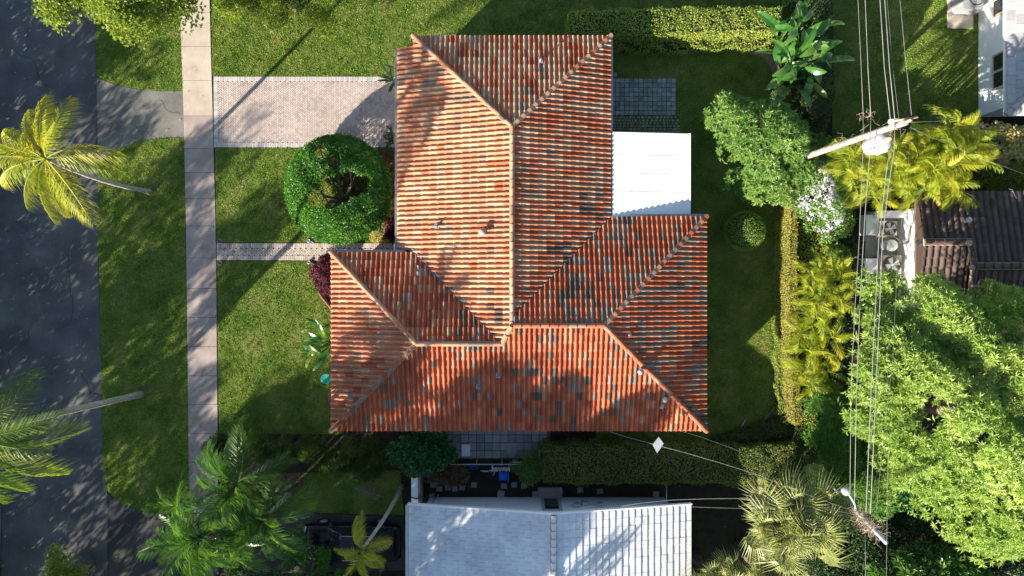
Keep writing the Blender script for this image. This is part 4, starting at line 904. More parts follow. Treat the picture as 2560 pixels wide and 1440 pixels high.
wire([(2158, 290), (2158, 370), (2148, 600), (2138, 760), (2128, 950), (2125, 1230)], 9.2, 7, .017, M['wire'], 'left line from the pole past the flowering shrub down to the lamp', G)
wire([(2158, -420), (2163, 0), (2170, 170), (2177, 290)], 9.0, 8.8, .024, M['wire'], 'second line from the left in the bundle above the transformer pole', G)
wire([(2177, 290), (2175, 380), (2163, 530), (2150, 750), (2141, 1000), (2136, 1275)], 8.8, 7, .024, M['wire'], 'thick line passing just west of the condenser enclosure', G)
wire([(2190, -420), (2200, 0), (2211, 170), (2226, 300)], 9.7, 9.5, .026, M['wire'], 'left of the two bright thick lines at the top edge', G)
wire([(2226, 365), (2216, 430), (2197, 600), (2187, 800), (2177, 1000), (2165, 1280)], 9.3, 8, .026, M['wire'], 'left of the twin lines crossing the big tree crown', G)
wire([(2201, -420), (2212, 0), (2224, 170), (2237, 298)], 9.8, 9.6, .026, M['wire'], 'right of the two bright thick lines at the top edge', G)
wire([(2237, 305), (2236, 372), (2221, 470), (2206, 600), (2198, 800), (2189, 1000), (2176, 1285)], 9.6, 8, .026, M['wire'], 'right of the twin lines crossing the big tree crown', G)
wire([(2210, -420), (2218, 0), (2232, 170), (2247, 296)], 9.6, 9.6, .011, M['wire_dark'], 'thin dark line between the bright pair and the outer right line', G)
wire([(2240, -420), (2250, 0), (2262, 130), (2279, 290)], 10, 10, .013, M['wire'], 'outermost right thin line at the top edge', G)
wire([(2279, 305), (2268, 440), (2244, 640), (2232, 900), (2205, 1130), (2190, 1285)], 9.9, 8, .010, M['wire_dark'], 'thin dark line from the pole top across the big tree to the lower pole', G)
wire([(2224, 1060), (2222, 1110), (2218, 1230), (2217, 1357), (2216, 1440), (2214, 1800)], 9.2, 9.4, .013, M['wire'], 'thin line leaving the lower pole tip at the bottom edge', G)
wire([(2163, 1330), (2164, 1440), (2164, 1800)], 8, 8, .02, M['wire'], 'thick line running from the brown creeper to the bottom edge', G)
G2 = 'service drops to the houses'
wire([(2275, 306), (2340, 303), (2445, 288), (2520, 270)], 9.9, 3.5, .014, M['wire'], 'service cable from pole top to the corner of the white house', G2, name='service_cable')
wire([(2275, 318), (2320, 340), (2400, 372), (2470, 402), (2600, 450)], 9.7, 5, .012, M['wire'], 'service cable slanting down over the yellow palms', G2, name='service_cable')
wire([(2272, 322), (2330, 320), (2400, 321), (2600, 312)], 8, 5, .007, M['wire_dark'], 'faint thin cable running east above the yellow palms', G2, name='service_cable')
wire([(1520, 1077), (1560, 1091), (1610, 1104), (1650, 1115), (1710, 1131)], 2.9, 4.2, .022, M['wire'], 'bright twisted cable leaving the south eave of the tiled house', G2, name='service_cable')
wire([(1710, 1131), (1800, 1157), (1900, 1189), (2000, 1230), (2140, 1280)], 4.2, 6.4, .014, M['wire'], 'cable crossing the south hedge towards the creeper pole', G2, name='service_cable')
wire([(1700, 1077), (1760, 1095), (1830, 1121), (1960, 1175)], 3, 5, .008, M['wire_dark'], 'thin dark cable right of the white diamond marker', G2, name='service_cable')
wire([(1540, 1268), (1600, 1258), (1680, 1250), (1760, 1247), (1845, 1246), (2000, 1262), (2138, 1285)], 3.4, 6.4, .015, M['wire'], 'brighter cable from the grey roof eave to the fan palm', G2, name='service_cable')
wire([(1722, 1267), (1780, 1269), (1850, 1271), (2000, 1275), (2140, 1290)], 3.2, 6.2, .009, M['wire'], 'thinner lower cable from the grey roof corner to the fan palm', G2, name='service_cable')
m = MB(); x, y, z = P(1645, 1112, 3.9); vs_ = [(x-.24, y-.0, z), (x+.02, y+.36, z+.04), (x+.25, y+.05, z), (x-.03, y-.38, z-.04)]
m.add(vs_+[(a, b_, c-.012) for a, b_, c in vs_], [(0, 1, 2, 3), (7, 6, 5, 4), (0, 4, 5, 1), (1, 5, 6, 2), (2, 6, 7, 3), (3, 7, 4, 0)]); single('cable_marker', m, M['metal_grey'], 'pale diamond-shaped plate hanging on the cable south of the tiled house', 'marker', (x, y, z))
# small things round the front garden
for px, py, lab in ((549, 604, 'small round path light on the north side of the brick path'), (549, 658, 'small ring-topped path light on the south side of the brick path')):
    x, y, _ = P(px, py, .3); t = T('path_light', lab, 'garden light', (x, y, 0)); m = MB(); m.tube([(x, y, 0), (x, y, .3)], .02); m.build('stake', M['metal_dark'], t)
    m = MB(); m.tube([(x+.1*math.cos(a), y+.1*math.sin(a), .32) for a in [k*math.pi/8 for k in range(17)]], .013, 6, cap=False); m.build('ring', M['concrete_pink'], t); m = MB(); m.lathe((x, y, .28), [(.09, 0), (.08, .05), (.02, .06)], 14); m.build('lamp', M['glass_dark'], t)
for px, py, lab in ((772, 602, 'dark garden spotlight beside the path at the round tree'), (773, 656, 'dark garden spotlight beside the burgundy shrub')):
    x, y, _ = P(px, py, .1); m = MB(); m.lathe((x, y, .02), [(.09, 0), (.1, .06), (.08, .14), (.06, .14), (.05, .1)], 12); m.tube([(x+.1, y-.03, .06), (x+.25, y-.1, .04)], .02); single('spotlight', m, M['metal_grey'], lab, 'garden light', (x, y, 0))
m = MB(); x, y, _ = P(815, 947, .5); m.lathe((x, y, .35), [(.02, 0), (.22, .02), (.26, .1), (.27, .14), (.2, .13), (.02, .1)], 18); single('teal_lid', m, M['teal_plastic'], 'round teal plastic tub half hidden beneath the house eave', 'tub', (x, y, .3))
m = MB(); m.tube([P(797, 730, .05), P(806, 745, .06), P(820, 762, .06), P(829, 772, .05)], .05, 6); m.tube([P(829, 970, .05), P(823, 985, .06), P(823, 1003, .06), P(829, 1018, .05)], .05, 6)
single('bed_edging', m, M['brick_edge'], 'curved red-brown edging strip of the bed along the west wall', 'edging', P(806, 745))
for a, c, lab in (((690, 1228), (706, 1206), 'pale log lying on brown leaf litter, nearer the bottom palm'), ((710, 1222), (728, 1213), 'shorter pale log lying right of the other one')):
    m = MB(); m.tube([P(*a, .1), P(*c, .12)], [.09, .07], 9); single('log', m, M['palm_bark'], lab, 'log', P(*a, .1))
m = MB(); m.prism(PP([(690, 1185), (760, 1180), (770, 1215), (720, 1245), (680, 1235)]), .0, .036); struct('leaf_litter', m, M['litter'])
for px, py, a_, lab in ((1855, 1062, .9, 'dry fallen palm sheath on the dark lawn near the corner hedge'),):
    x, y, _ = P(px, py); m = MB(); m.tube([(x-.25, y-.3, .07), (x, y, .1), (x+.2, y+.36, .07)], [.02, .05, .015], 6); single('fallen_sheath', m, M['dead_frond'], lab, 'leaf', (x, y, .05))

# ------------------------------------------------------------------ vegetation
def frond_mesh(name, m, L, lift, sag, n=46, ll=.55, lw=.035, ang=55, ldroop=.35, seed=0, start=.14, twist=0.):
    g = np.random.default_rng(seed); s = np.linspace(start, 1, n)
    X = lambda t: L*(t-.16*abs(sag)*t**2); Z = lambda t: L*(lift*t-sag*t**2); Y = lambda t: L*twist*t**2
    out = []
    for side in (-1, 1):
        base = np.stack([X(s), Y(s), Z(s)], 1); a = R(ang)*(1.1-.55*s)*g.uniform(.88, 1.12, n)
        tz = lift-2*sag*s; fwd = nrm(np.stack([np.ones(n), 2*twist*s, tz], 1)); sd_ = np.tile([0, side, 0.], (n, 1))
        ln_ = ll*np.clip(np.sin(np.pi*np.clip(.12+.86*s, 0, 1))**.55, .15, 1)*g.uniform(.8, 1.1, n)
        d = fwd*np.cos(a)[:, None]+sd_*np.sin(a)[:, None]+np.array([0, 0, .12]); d = nrm(d)
        dr = ldroop*g.uniform(.6, 1.5, n)
        mid = base+d*(ln_*.5)[:, None]-np.array([0, 0, 1.])*(ln_*dr*.22)[:, None]; tip = base+d*(ln_*.93)[:, None]-np.array([0, 0, 1.])*(ln_*dr)[:, None]
        wv = fwd*lw*.5+np.array([0, 0, lw*.25])
        V = np.stack([base-wv*.5, base+wv*.5, mid-wv, mid+wv, tip], 1).reshape(-1, 3); i = np.arange(n)[:, None]*5
        F = np.concatenate([i+np.array([[0, 2, 3]]), i+np.array([[0, 3, 1]]), i+np.array([[2, 4, 3]])], 1).reshape(-1, 3)
        out.append((V, F, np.repeat(np.clip(.15+.6*s+g.uniform(-.15, .2, n), 0, .98), 3)))
    t = np.linspace(0, 1, 12); r_ = .028*L/2.5*(1.15-t); c = np.stack([X(t), Y(t), Z(t)], 1); V = []
    for j, o in enumerate(((0, 1, 0), (0, -1, 0), (0, 0, 1.2))): V.append(c+np.array(o)*r_[:, None])
    V = np.stack(V, 1).reshape(-1, 3); F = []
    for i in range(11):
        for a_, b_ in ((0, 1), (1, 2), (2, 0)): F += [[3*i+a_, 3*i+b_, 3*i+3+b_], [3*i+a_, 3*i+3+b_, 3*i+3+a_]]
    out.append((V, np.array(F), np.full(len(F), .93)))
    V, F, r = merge(out); return npmesh(name, V, F, r, m)
def fan_mesh(name, m, pet, rad, n=34, droop=.35, seed=0, span=300):
    g = np.random.default_rng(seed); out = []; c = np.array([pet, 0, 0.])
    a = R(span)*(np.linspace(0, 1, n)-.5); ln_ = rad*(1-.28*np.abs(a)/np.pi)*g.uniform(.88, 1.08, n)
    d = np.stack([np.cos(a), np.sin(a), np.full(n, .22)], 1); d = nrm(d); up = np.array([0, 0, 1.])
    mid = c+d*(ln_*.55)[:, None]; tip = c+d*ln_[:, None]-up*(ln_*droop*g.uniform(.5, 1.6, n))[:, None]
    pv = np.stack([-np.sin(a), np.cos(a), 0*a], 1)*rad*.03; fz = up*rad*.03
    V = np.stack([np.tile(c, (n, 1)), mid-pv, mid+fz, mid+pv, tip], 1).reshape(-1, 3); i = np.arange(n)[:, None]*5
    F = np.concatenate([i+np.array([[q]]).reshape(1, 3) for q in ((0, 1, 2), (0, 2, 3), (1, 4, 2), (2, 4, 3))], 1).reshape(-1, 3)
    out.append((V, F, np.repeat(g.uniform(.2, .9, n), 4)))
    V = np.array([[0, -.015, 0], [0, .015, 0], [0, 0, .02], [pet, -.012, 0], [pet, .012, 0], [pet, 0, .02]]); F = np.array([[0, 1, 4], [0, 4, 3], [1, 2, 5], [1, 5, 4], [2, 0, 3], [2, 3, 5]])
    out.append((V, F, np.full(6, .9))); V, F, r = merge(out); return npmesh(name, V, F, r, m)
def paddle_mesh(name, m, L, Wd, pet, sag, seed=0, tear=.0):
    g = np.random.default_rng(seed); n = 11; s = np.linspace(0, 1, n); X = pet+L*(s-.1*s**2); Z = pet*.5+L*(.35*s-sag*s**2)
    wd = Wd*.5*np.sin(np.pi*np.clip(.06+.93*s, 0, 1))**.6; V = []; F = []
    for i in range(n): V += [[X[i], -wd[i]*g.uniform(.9, 1.08), Z[i]+wd[i]*.28], [X[i], 0, Z[i]], [X[i], wd[i]*g.uniform(.9, 1.08), Z[i]+wd[i]*.28]]
    for i in range(n-1):
        o = 3*i; F += [[o, o+3, o+4], [o, o+4, o+1], [o+1, o+4, o+5], [o+1, o+5, o+2]]
    r = list(np.repeat(g.uniform(.3, .6, n-1), 4)); o = len(V)
    V += [[0, -.02, 0], [0, .02, 0], [pet, -.016, pet*.5], [pet, .016, pet*.5], [X[-2], 0, Z[-2]+.012]]; F += [[o, o+1, o+3], [o, o+3, o+2], [o+2, o+3, o+4]]; r += [.95]*3
    return npmesh(name, np.array(V), np.array(F), np.array(r), m)
def orient(yaw, pitch, roll=0.): return Quaternion((0, 0, 1), yaw) @ Quaternion((0, 1, 0), -pitch) @ Quaternion((1, 0, 0), roll)
def palm(label, base, mid, top, r0, r1, fronds, group=None, name='palm_tree', cat='palm', leaf='frond', bark='palm_bark', rings=True, seed=1):
    """fronds: list of (mesh, yaw deg, pitch deg, roll deg, scale)"""
    t = T(name, label, cat, base, group); base, mid, top = Vector(base), Vector(mid), Vector(top); pts = []; rs = []
    n = 14
    for i in range(n+1):
        f = i/n; p = base*(1-f)**2+mid*2*f*(1-f)+top*f*f; pts.append(p); rs.append((r0+(r1-r0)*f)*(1.5 if i == 0 else 1)*(1+(.05 if i % 2 else -.03)))
    m = MB(); m.tube(pts, rs, 10); m.build('trunk', M[bark], t)
    m = MB(); m.lathe((top.x, top.y, top.z-.15), [(r1*1.05, 0), (r1*1.2, .1), (r1*.8, .25), (r1*.2, .35)], 10); m.build('crownshaft', M['leaf_palm'], t)
    for me, yaw, pitch, roll, sc in fronds: place(leaf, me, top+Vector((math.cos(R(yaw))*.05, math.sin(R(yaw))*.05, .1)), t, orient(R(yaw), R(pitch), R(roll)), sc)
    return t
fc = [frond_mesh('frond', M['leaf_coconut'], 2.75, l, s, 60, .74, .03, 60, d, k, twist=tw) for k, (l, s, d, tw) in enumerate(((.5, .55, .7, .05), (.28, .62, .95, -.08), (.1, .55, 1.1, .1), (.62, .45, .55, 0)))]
fcd = [frond_mesh('frond', M['leaf_coconut_dark'], 3.1, l, s, 60, .8, .032, 60, d, k+5, twist=tw) for k, (l, s, d, tw) in enumerate(((.45, .5, .5, .05), (.25, .6, .7, -.06), (.08, .5, .9, .05)))]
# coconut palm leaning over the road (upper left)
tp = P(118, 398, 7.2); k = [(fc[0], 62, 5, 10, 1.0), (fc[0], 82, 12, -10, .92), (fc[1], 103, 0, 12, .95), (fc[1], 20, 2, -30, 1.0), (fc[2], 5, 2, -40, .9), (fc[1], 128, 4, -8, .9), (fc[1], 152, 4, 8, 1.0), (fc[0], 176, 5, -5, 1.05), (fc[1], 196, 2, 15, 1.0), (fc[2], 218, 0, 15, .88), (fc[2], 243, -5, 20, .95), (fc[2], 268, -8, -15, .9), (fc[2], 292, -4, -20, .95), (fc[1], 312, 0, -25, 1.08), (fc[3], 45, 28, 0, .75), (fc[3], 160, 32, 0, .8), (fc[3], 285, 25, 0, .7), (fc[1], 140, -10, 10, .95), (fc[2], 185, -16, 0, 1.)]
palm('coconut palm with yellow-lit crown leaning over the road beside the driveway apron', P(376, 480), (P(376, 480)[0]-.2, P(376, 480)[1]-.15, 4), tp, .11, .075, k, name='coconut_palm')
tp = P(-85, 1085, 10.0); k = [(fcd[0], 8, -4, 25, 1.18), (fcd[1], 352, 0, 30, 1.2), (fcd[0], 342, -8, -10, .95), (fcd[1], 318, -10, 20, 1.15), (fcd[0], 75, 6, 10, 1.1), (fcd[1], 58, 0, -20, 1.0), (fcd[1], 95, 0, 10, 1.1), (fcd[0], 130, 5, 0, 1), (fcd[1], 165, 0, 0, 1), (fcd[1], 200, 0, 0, 1), (fcd[2], 235, 0, 0, 1), (fcd[2], 270, -5, 0, 1.05), (fcd[1], 295, -8, 10, 1.0), (fcd[0], 20, 35, 0, .8), (fcd[0], 140, 40, 0, .8), (fcd[0], 30, -2, 15, 1.0)]
palm('tall coconut palm with thick grey trunk, its crown cut by the left edge', P(352, 986), (P(352, 986)[0]+.1, P(352, 986)[1]+.2, 5.2), tp, .16, .115, k, name='coconut_palm')
fp = [frond_mesh('frond', M['leaf_palm'], 2.0, l, s, 38, .6, .034, 52, d, 20+k, twist=tw) for k, (l, s, d, tw) in enumerate(((.75, .6, .5, .05), (.5, .75, .7, -.06), (.25, .7, .9, .08)))]
def crown(ms, n, p0=40, p1=-12, sc=1., jit=14, y0=0, rollj=20):
    return [(ms[min(int(i/n*len(ms)), len(ms)-1)], (y0+i*137.5+random.gauss(0, jit)) % 360, p0+(p1-p0)*(i/n)+random.gauss(0, 5), random.gauss(0, rollj), sc*random.uniform(.85, 1.1)) for i in range(n)]
FG = 'clustered feather palms at the bottom left'
for px, py, z, n, sc, lab, y0 in ((598, 1205, 6.2, 24, 1.12, 'feathery palm over the end of the sidewalk, topmost of its cluster', 0), (505, 1340, 6.0, 24, 1.15, 'feathery palm left of the sidewalk end, leftmost of its cluster', 50),
                            (665, 1290, 5.6, 20, 1.05, 'feathery palm nearest the shaded neighbour drive, rightmost of its cluster', 80), (580, 1345, 5.2, 20, 1.05, 'feathery palm at the middle of its cluster by the bottom edge', 20), (470, 1260, 4.6, 12, .85, 'small feathery palm whose fronds reach over the verge', 140)):
    tp = P(px, py, z); palm(lab, (tp[0]-.9, tp[1]-.8, 0), (tp[0]-.5, tp[1]-.5, z*.5), tp, .12, .08, crown(fp, n, 52, -14, sc, y0=y0), FG, name='feather_palm')
fs = [frond_mesh('frond', M['leaf_coconut'], 1.25, l, s, 34, .32, .024, 52, d, 30+k, twist=tw) for k, (l, s, d, tw) in enumerate(((.8, .6, .5, .05), (.5, .8, .7, -.06), (.25, .8, .9, .08)))]
tp = P(906, 1372, 5.4); palm('small palm with long bare leaning trunk above the black car', P(1006, 1214), (P(1006, 1214)[0]-.15, P(1006, 1214)[1]-.5, 2.8), tp, .11, .07, crown(fs, 16, 50, -30, 1.15, y0=20), name='slender_palm')
# yellow areca palms
fa = [frond_mesh('frond', M['leaf_areca'], 1.35, l, s, 30, .46, .024, 54, d, 40+k, twist=tw) for k, (l, s, d, tw) in enumerate(((.95, .75, .45, .08), (.7, .9, .6, -.1), (.4, .85, .8, .12)))]
AG = 'golden cane palms in clumps'
def areca(px, py, z, n, sc, label, spread=.62, ms=fa, group=AG, name='cane_palm'):
    tp = Vector(P(px, py, z)); t = T(name, label, 'palm', (tp.x, tp.y, 0), group); ns = max(3, n//4)
    for s_ in range(ns):
        a = s_*2.4+random.random(); st_ = tp+Vector((math.cos(a)*spread, math.sin(a)*spread, random.uniform(-.9, .35))) if ns > 1 else tp
        m = MB(); m.tube([(tp.x+math.cos(a)*.15, tp.y+math.sin(a)*.15, 0), ((tp.x+st_.x)/2, (tp.y+st_.y)/2, z*.5), tuple(st_)], [.04, .035, .028], 7); m.build('stem', M['leaf_palm'], t)
        for i in range(7):
            q = i/7; place('frond', ms[min(int(q*3), 2)], st_, t, orient(R(a*57+i*137.5+random.gauss(0, 12)), R(42-62*q+random.gauss(0, 6)), R(random.gauss(0, 16))), sc*random.uniform(.8, 1.12))
for px, py, z, n, sc, lab in ((2072, 700, 3.6, 28, .82, 'golden cane palm clump between the narrow hedge and the wires, topmost of the east row'), (2058, 765, 3.4, 21, .8, 'golden cane palm clump directly above the left tip of the big tree'), (2048, 850, 3.2, 21, .85, 'golden cane palm clump left of the big tree crown'), (2050, 952, 2.8, 21, .8, 'half shaded cane palm clump lowest in the east row'),
                              (2150, 420, 4.0, 28, .85, 'golden cane palm clump below the transformer, nearest the flowering shrub'), (2195, 460, 3.8, 21, .8, 'golden cane palm clump just north of the condenser enclosure'), (2245, 400, 4.4, 28, .9, 'golden cane palm clump right of the transformer'), (2300, 440, 4.2, 28, .9, 'golden cane palm clump overhanging the corner of the brown tiled roof'), (2345, 395, 4.8, 28, 1.0, 'golden cane palm clump in the middle of the yellow row'), (2400, 440, 4.5, 21, 1.0, 'golden cane palm clump overhanging the north eave of the brown tiled roof'), (2395, 355, 4.8, 28, 1.0, 'rightmost large golden cane palm clump by the white house corner'), (2310, 350, 4.0, 14, .9, 'greener cane palm clump against the dark lawn edge')):
    areca(px, py, z, n, sc, lab)
# fan palms
ff = [fan_mesh('fan_leaf', M['leaf_fan'], .7, .85, 30, d, 50+i) for i, d in enumerate((.35, .6, .85))]; ffd = fan_mesh('fan_leaf', M['dead_frond'], .6, .7, 26, .9, 60)
def fanpalm(px, py, z, nl, sc, label, dead=8):
    tp = Vector(P(px, py, z)); t = T('fan_palm', label, 'palm', (tp.x-.3, tp.y+.2, 0)); m = MB(); m.tube([(tp.x-.3, tp.y+.2, 0), (tp.x-.1, tp.y+.1, z*.6), tuple(tp)], [.28, .2, .17], 10); m.build('trunk', M['bark'], t)
    for i in range(nl):
        q = i/nl; o = Vector((random.gauss(0, .55), random.gauss(0, .5), .1-.25*random.random())); place('fan_leaf', ff[min(int(q*3), 2)], tp+o, t, orient(R(i*137.5+random.gauss(0, 20)), R(66-88*q+random.gauss(0, 13)), R(random.gauss(0, 42))), sc*random.uniform(.7, 1.12))
    for i in range(dead): place('dead_leaf', ffd, tp-Vector((0, 0, .15)), t, orient(R(40+i*25+random.gauss(0, 8)), R(-30+random.gauss(0, 10)), R(random.gauss(0, 30))), sc)
fanpalm(1985, 1300, 5.0, 110, 1.12, 'big bushy grey-green fan palm beside the creeper-covered pole')
fanpalm(1800, 1468, 3.2, 30, 1.0, 'fan palm cut by the bottom edge at the grey roof corner', 0)
fanpalm(1925, 1452, 3.8, 30, 1.0, 'fan palm cut by the bottom edge beneath the big fan palm', 3)
# banana-like plants
fb = [paddle_mesh('leaf', M['leaf_banana'], L, W_, .5, s, 70+i) for i, (L, W_, s) in enumerate(((1.4, .38, .4), (1.15, .36, .6), (.9, .32, .35)))]
def paddles(px, py, z, n, sc, label, name='bird_of_paradise', spread=.45, ysp=1.0, yaw0=0, yawr=360):
    tp = Vector(P(px, py, z)); t = T(name, label, 'plant', (tp.x, tp.y, 0))
    for i in range(n):
        q = i/n; o = Vector((random.gauss(0, spread), random.gauss(0, spread*ysp), random.uniform(-.9, .3)))
        yaw = yaw0+(i*137.5 % yawr)+random.gauss(0, 8); place('leaf', fb[i % 3], tp+o, t, orient(R(yaw), R(38-55*q), R(random.gauss(0, 28))), sc*random.uniform(.75, 1.15))
        m = MB(); b0 = Vector((tp.x+o.x*.4, tp.y+o.y*.4, 0)); m.tube([b0, (b0+tp+o)/2+Vector((0, 0, .3)), tp+o], [.05, .035, .022], 5); m.build('stem', M['leaf_palm'], t)
paddles(2003, 75, 2.9, 26, .95, 'bird of paradise plant with broad green leaves, upper clump by the hedge corner', spread=.42)
paddles(2000, 155, 2.9, 34, .98, 'bird of paradise plant with broad dark leaves, lower clump by the hedge corner', spread=.5)
paddles(815, 860, 1.7, 20, .66, 'banana-like plant with glossy leaves against the west wall of the tiled house', spread=.25, ysp=1.6, yaw0=100, yawr=170)
paddles(800, 822, 1.9, 3, .5, 'single yellow-lit paddle leaves above the banana-like plant', spread=.1, yaw0=150, yawr=60)
fl = [paddle_mesh('leaf', M['leaf_dark'], .6, .1, .1, s, 80+i) for i, s in enumerate((.2, .4))]
for px, py, lab in ((985, 345, 'dark strap-leaved plant beside the garage front, near the round tree'), (982, 190, 'dark strap-leaved plant at the north-west corner of the driveway end')):
    tp = Vector(P(px, py, .5)); t = T('strap_leaf_plant', lab, 'plant', (tp.x, tp.y, 0))
    for i in range(13): place('leaf', fl[i % 2], (tp.x+random.gauss(0, .1), tp.y+random.gauss(0, .2), .35), t, orient(R(100+i*14+random.gauss(0, 9)), R(25+random.gauss(0, 12)), 0), random.uniform(.8, 1.2))

def in_poly_pts(poly, n):
    xs = [p[0] for p in poly]; ys = [p[1] for p in poly]; X = np.empty(0); Y = np.empty(0)
    while len(X) < n:
        x = rng.uniform(min(xs), max(xs), 4*n); y = rng.uniform(min(ys), max(ys), 4*n); k = inpoly(x, y, poly); X = np.concatenate([X, x[k]]); Y = np.concatenate([Y, y[k]])
    return X[:n], Y[:n]
def lump(x, y, s, ph=0.): return np.sin(x*s+ph)*np.cos(y*s*1.13+1.7*ph)+.5*np.sin(x*s*2.3+y*s*1.9+ph)
def canopy(name, label, cat, poly, z0, z1, fall, ncl, rad, mode, n, L, W, m, trunk=None, group=None, limbs=7, flat=.75, lumps=.45, under=.4, bark='bark', zref=None, elev=.35, extra=None, world=False, tr=.16):
    pw = poly if world else PP(poly, (z0+z1)/2 if zref is None else zref); x, y = in_poly_pts(pw, ncl)
    # spread the clump centres apart a little
    d = seg_dist(x, y, pw); z = z0+(z1-z0)*(1-np.exp(-d/fall))+lumps*lump(x, y, .9, len(label)*.7)
    rr = rad*rng.uniform(.7, 1.25, ncl); C = np.stack([x, y, z-rr*.4], 1)
    cx, cy = float(x.mean()), float(y.mean()); bx, by = (cx, cy) if trunk is None else trunk
    t = T(name, label, cat, (bx, by, 0), group); fol = []
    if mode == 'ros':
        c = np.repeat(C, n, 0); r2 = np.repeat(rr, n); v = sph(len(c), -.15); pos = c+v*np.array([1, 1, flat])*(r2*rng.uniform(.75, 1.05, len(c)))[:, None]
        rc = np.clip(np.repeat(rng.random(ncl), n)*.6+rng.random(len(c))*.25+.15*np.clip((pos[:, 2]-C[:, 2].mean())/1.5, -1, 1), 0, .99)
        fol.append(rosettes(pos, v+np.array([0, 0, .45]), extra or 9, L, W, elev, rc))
    else: fol.append(clump_leaves(C, rr, n, L, W, flat))
    if under:
        C2 = C-np.array([0, 0, 1.])*(rad*1.1); k = rng.random(ncl) < .7; C2 = C2[k]
        fol.append(clump_leaves(C2, rr[k], int(max(8, n*under*(5 if mode == 'ros' else 1))), L*1.15, W*1.5, flat))
    foliage('foliage', fol, m, t)
    if limbs:
        ht = z1*.45; top = Vector((bx+(cx-bx)*.4, by+(cy-by)*.4, ht)); q = MB(); q.tube([(bx, by, 0), (bx+(top.x-bx)*.3, by+(top.y-by)*.3, ht*.5), tuple(top)], [tr*1.3, tr, tr*.85], 9); q.build('trunk', M[bark], t)
        for i in range(limbs):
            e = Vector(C[int(i*ncl/limbs)]); q = MB(); md = top.lerp(e, .5)+Vector((random.gauss(0, .15), random.gauss(0, .15), .25)); q.tube([top, md, e], [tr*.55, tr*.35, tr*.12], 6); q.build('limb', M[bark], t)
    return t
canopy('big_tree', 'very large bright green tree with narrow whorled leaves filling the lower right', 'tree',
       [(2170, 712), (2290, 706), (2395, 745), (2470, 722), (2700, 760), (2700, 1375), (2500, 1392), (2410, 1360), (2340, 1300), (2250, 1255), (2230, 1170), (2170, 1085), (2140, 1020), (2075, 965), (2085, 850), (2150, 805), (2170, 770)],
       5.4, 9.2, 2.0, 430, .56, 'ros', 24, .23, .052, M['leaf_big_tree'], trunk=P(2300, 1010)[:2], limbs=14, under=.15, lumps=.9, extra=10, zref=5.5, tr=.3)
canopy('green_tree', 'dense mid green tree standing over the east lawn beside the hedge', 'tree',
       [(1800, 238), (1822, 228), (1850, 240), (1875, 265), (1905, 262), (1960, 262), (2030, 290), (2040, 350), (2015, 400), (1975, 450), (1955, 500), (1925, 505), (1890, 470), (1860, 462), (1825, 420), (1815, 370), (1818, 320), (1795, 290)],
       1.9, 5.0, 1.1, 95, .42, 'ros', 26, .2, .052, M['leaf_tree'], trunk=P(1925, 395)[:2], under=.15, lumps=.7, extra=8, zref=2.9)
canopy('shade_tree', 'dark leafy tree under the transformer pole, behind the green tree', 'tree', [(1960, 420), (2040, 330), (2100, 345), (2110, 380), (2060, 400), (2030, 450), (1990, 500), (1965, 480)], 2, 3.4, 1, 40, .4, 'ros', 20, .17, .05, M['leaf_tree'], under=.3, lumps=.3, zref=2.8)
canopy('oak_tree', 'bright yellow-green tree overhanging the road at the top left edge', 'tree', [(70, -160), (420, -160), (425, -5), (405, 5), (345, 35), (340, 72), (300, 62), (285, 82), (262, 55), (235, 60), (232, 20), (190, -10), (160, 28), (140, 22), (95, 38), (82, 10)], 4.5, 7.5, 1.6, 150, .5, 'leaf', 110, .16, .085, M['leaf_oak'], trunk=P(330, -110)[:2], limbs=9, lumps=.3, zref=5.5)
canopy('oak_tree', 'yellow-green tree crown hanging just over the edge of the top lawn', 'tree', [(500, -110), (880, -110), (872, -5), (835, 18), (805, 52), (770, 38), (735, 18), (690, 55), (650, 35), (600, 42), (555, 14), (520, -5)], 2.2, 4.5, .8, 150, .4, 'leaf', 130, .15, .05, M['leaf_oak'], limbs=7, lumps=.3, zref=3)
canopy('yellow_shrub', 'yellow and orange leafed shrub in front of the white house at the right edge', 'shrub', [(2395, 395), (2440, 330), (2475, 310), (2560, 318), (2640, 330), (2640, 400), (2540, 400), (2480, 395)], 2, 3.4, .8, 60, .36, 'leaf', 120, .13, .09, M['leaf_croton'], lumps=.25)
canopy('olive_shrub', 'loose olive green shrub below the yellow one at the right edge', 'shrub', [(2440, 390), (2560, 388), (2640, 400), (2640, 500), (2540, 490), (2500, 440), (2450, 420)], 1.6, 3, .8, 50, .36, 'leaf', 110, .14, .05, M['leaf_hedge'], lumps=.25)
canopy('dark_shrub', 'shaded glossy shrub left of the big tree below the cane palms', 'shrub', [(2075, 960), (2140, 1030), (2170, 1090), (2230, 1180), (2250, 1270), (2230, 1290), (2150, 1240), (2060, 1200), (2040, 1110), (2050, 1020)], 2.6, 4.2, .9, 110, .42, 'ros', 18, .27, .055, M['leaf_tree'], under=.3, extra=9, lumps=.3)
canopy('dark_shrub', 'dark shrub under the fan palm and the bottom right pole', 'shrub', [(2130, 1290), (2240, 1300), (2250, 1390), (2260, 1500), (2100, 1500), (2120, 1400)], .8, 2, .9, 60, .36, 'leaf', 90, .16, .07, M['leaf_dark'], lumps=.3)
canopy('rosette_shrub', 'glossy rosette-leaved shrub at the bottom edge beneath the big tree', 'shrub', [(2225, 1400), (2260, 1378), (2330, 1390), (2400, 1375), (2470, 1400), (2500, 1500), (2200, 1500)], 2.2, 3.6, .8, 50, .4, 'ros', 9, .4, .1, M['leaf_palm'], extra=11, lumps=.2)
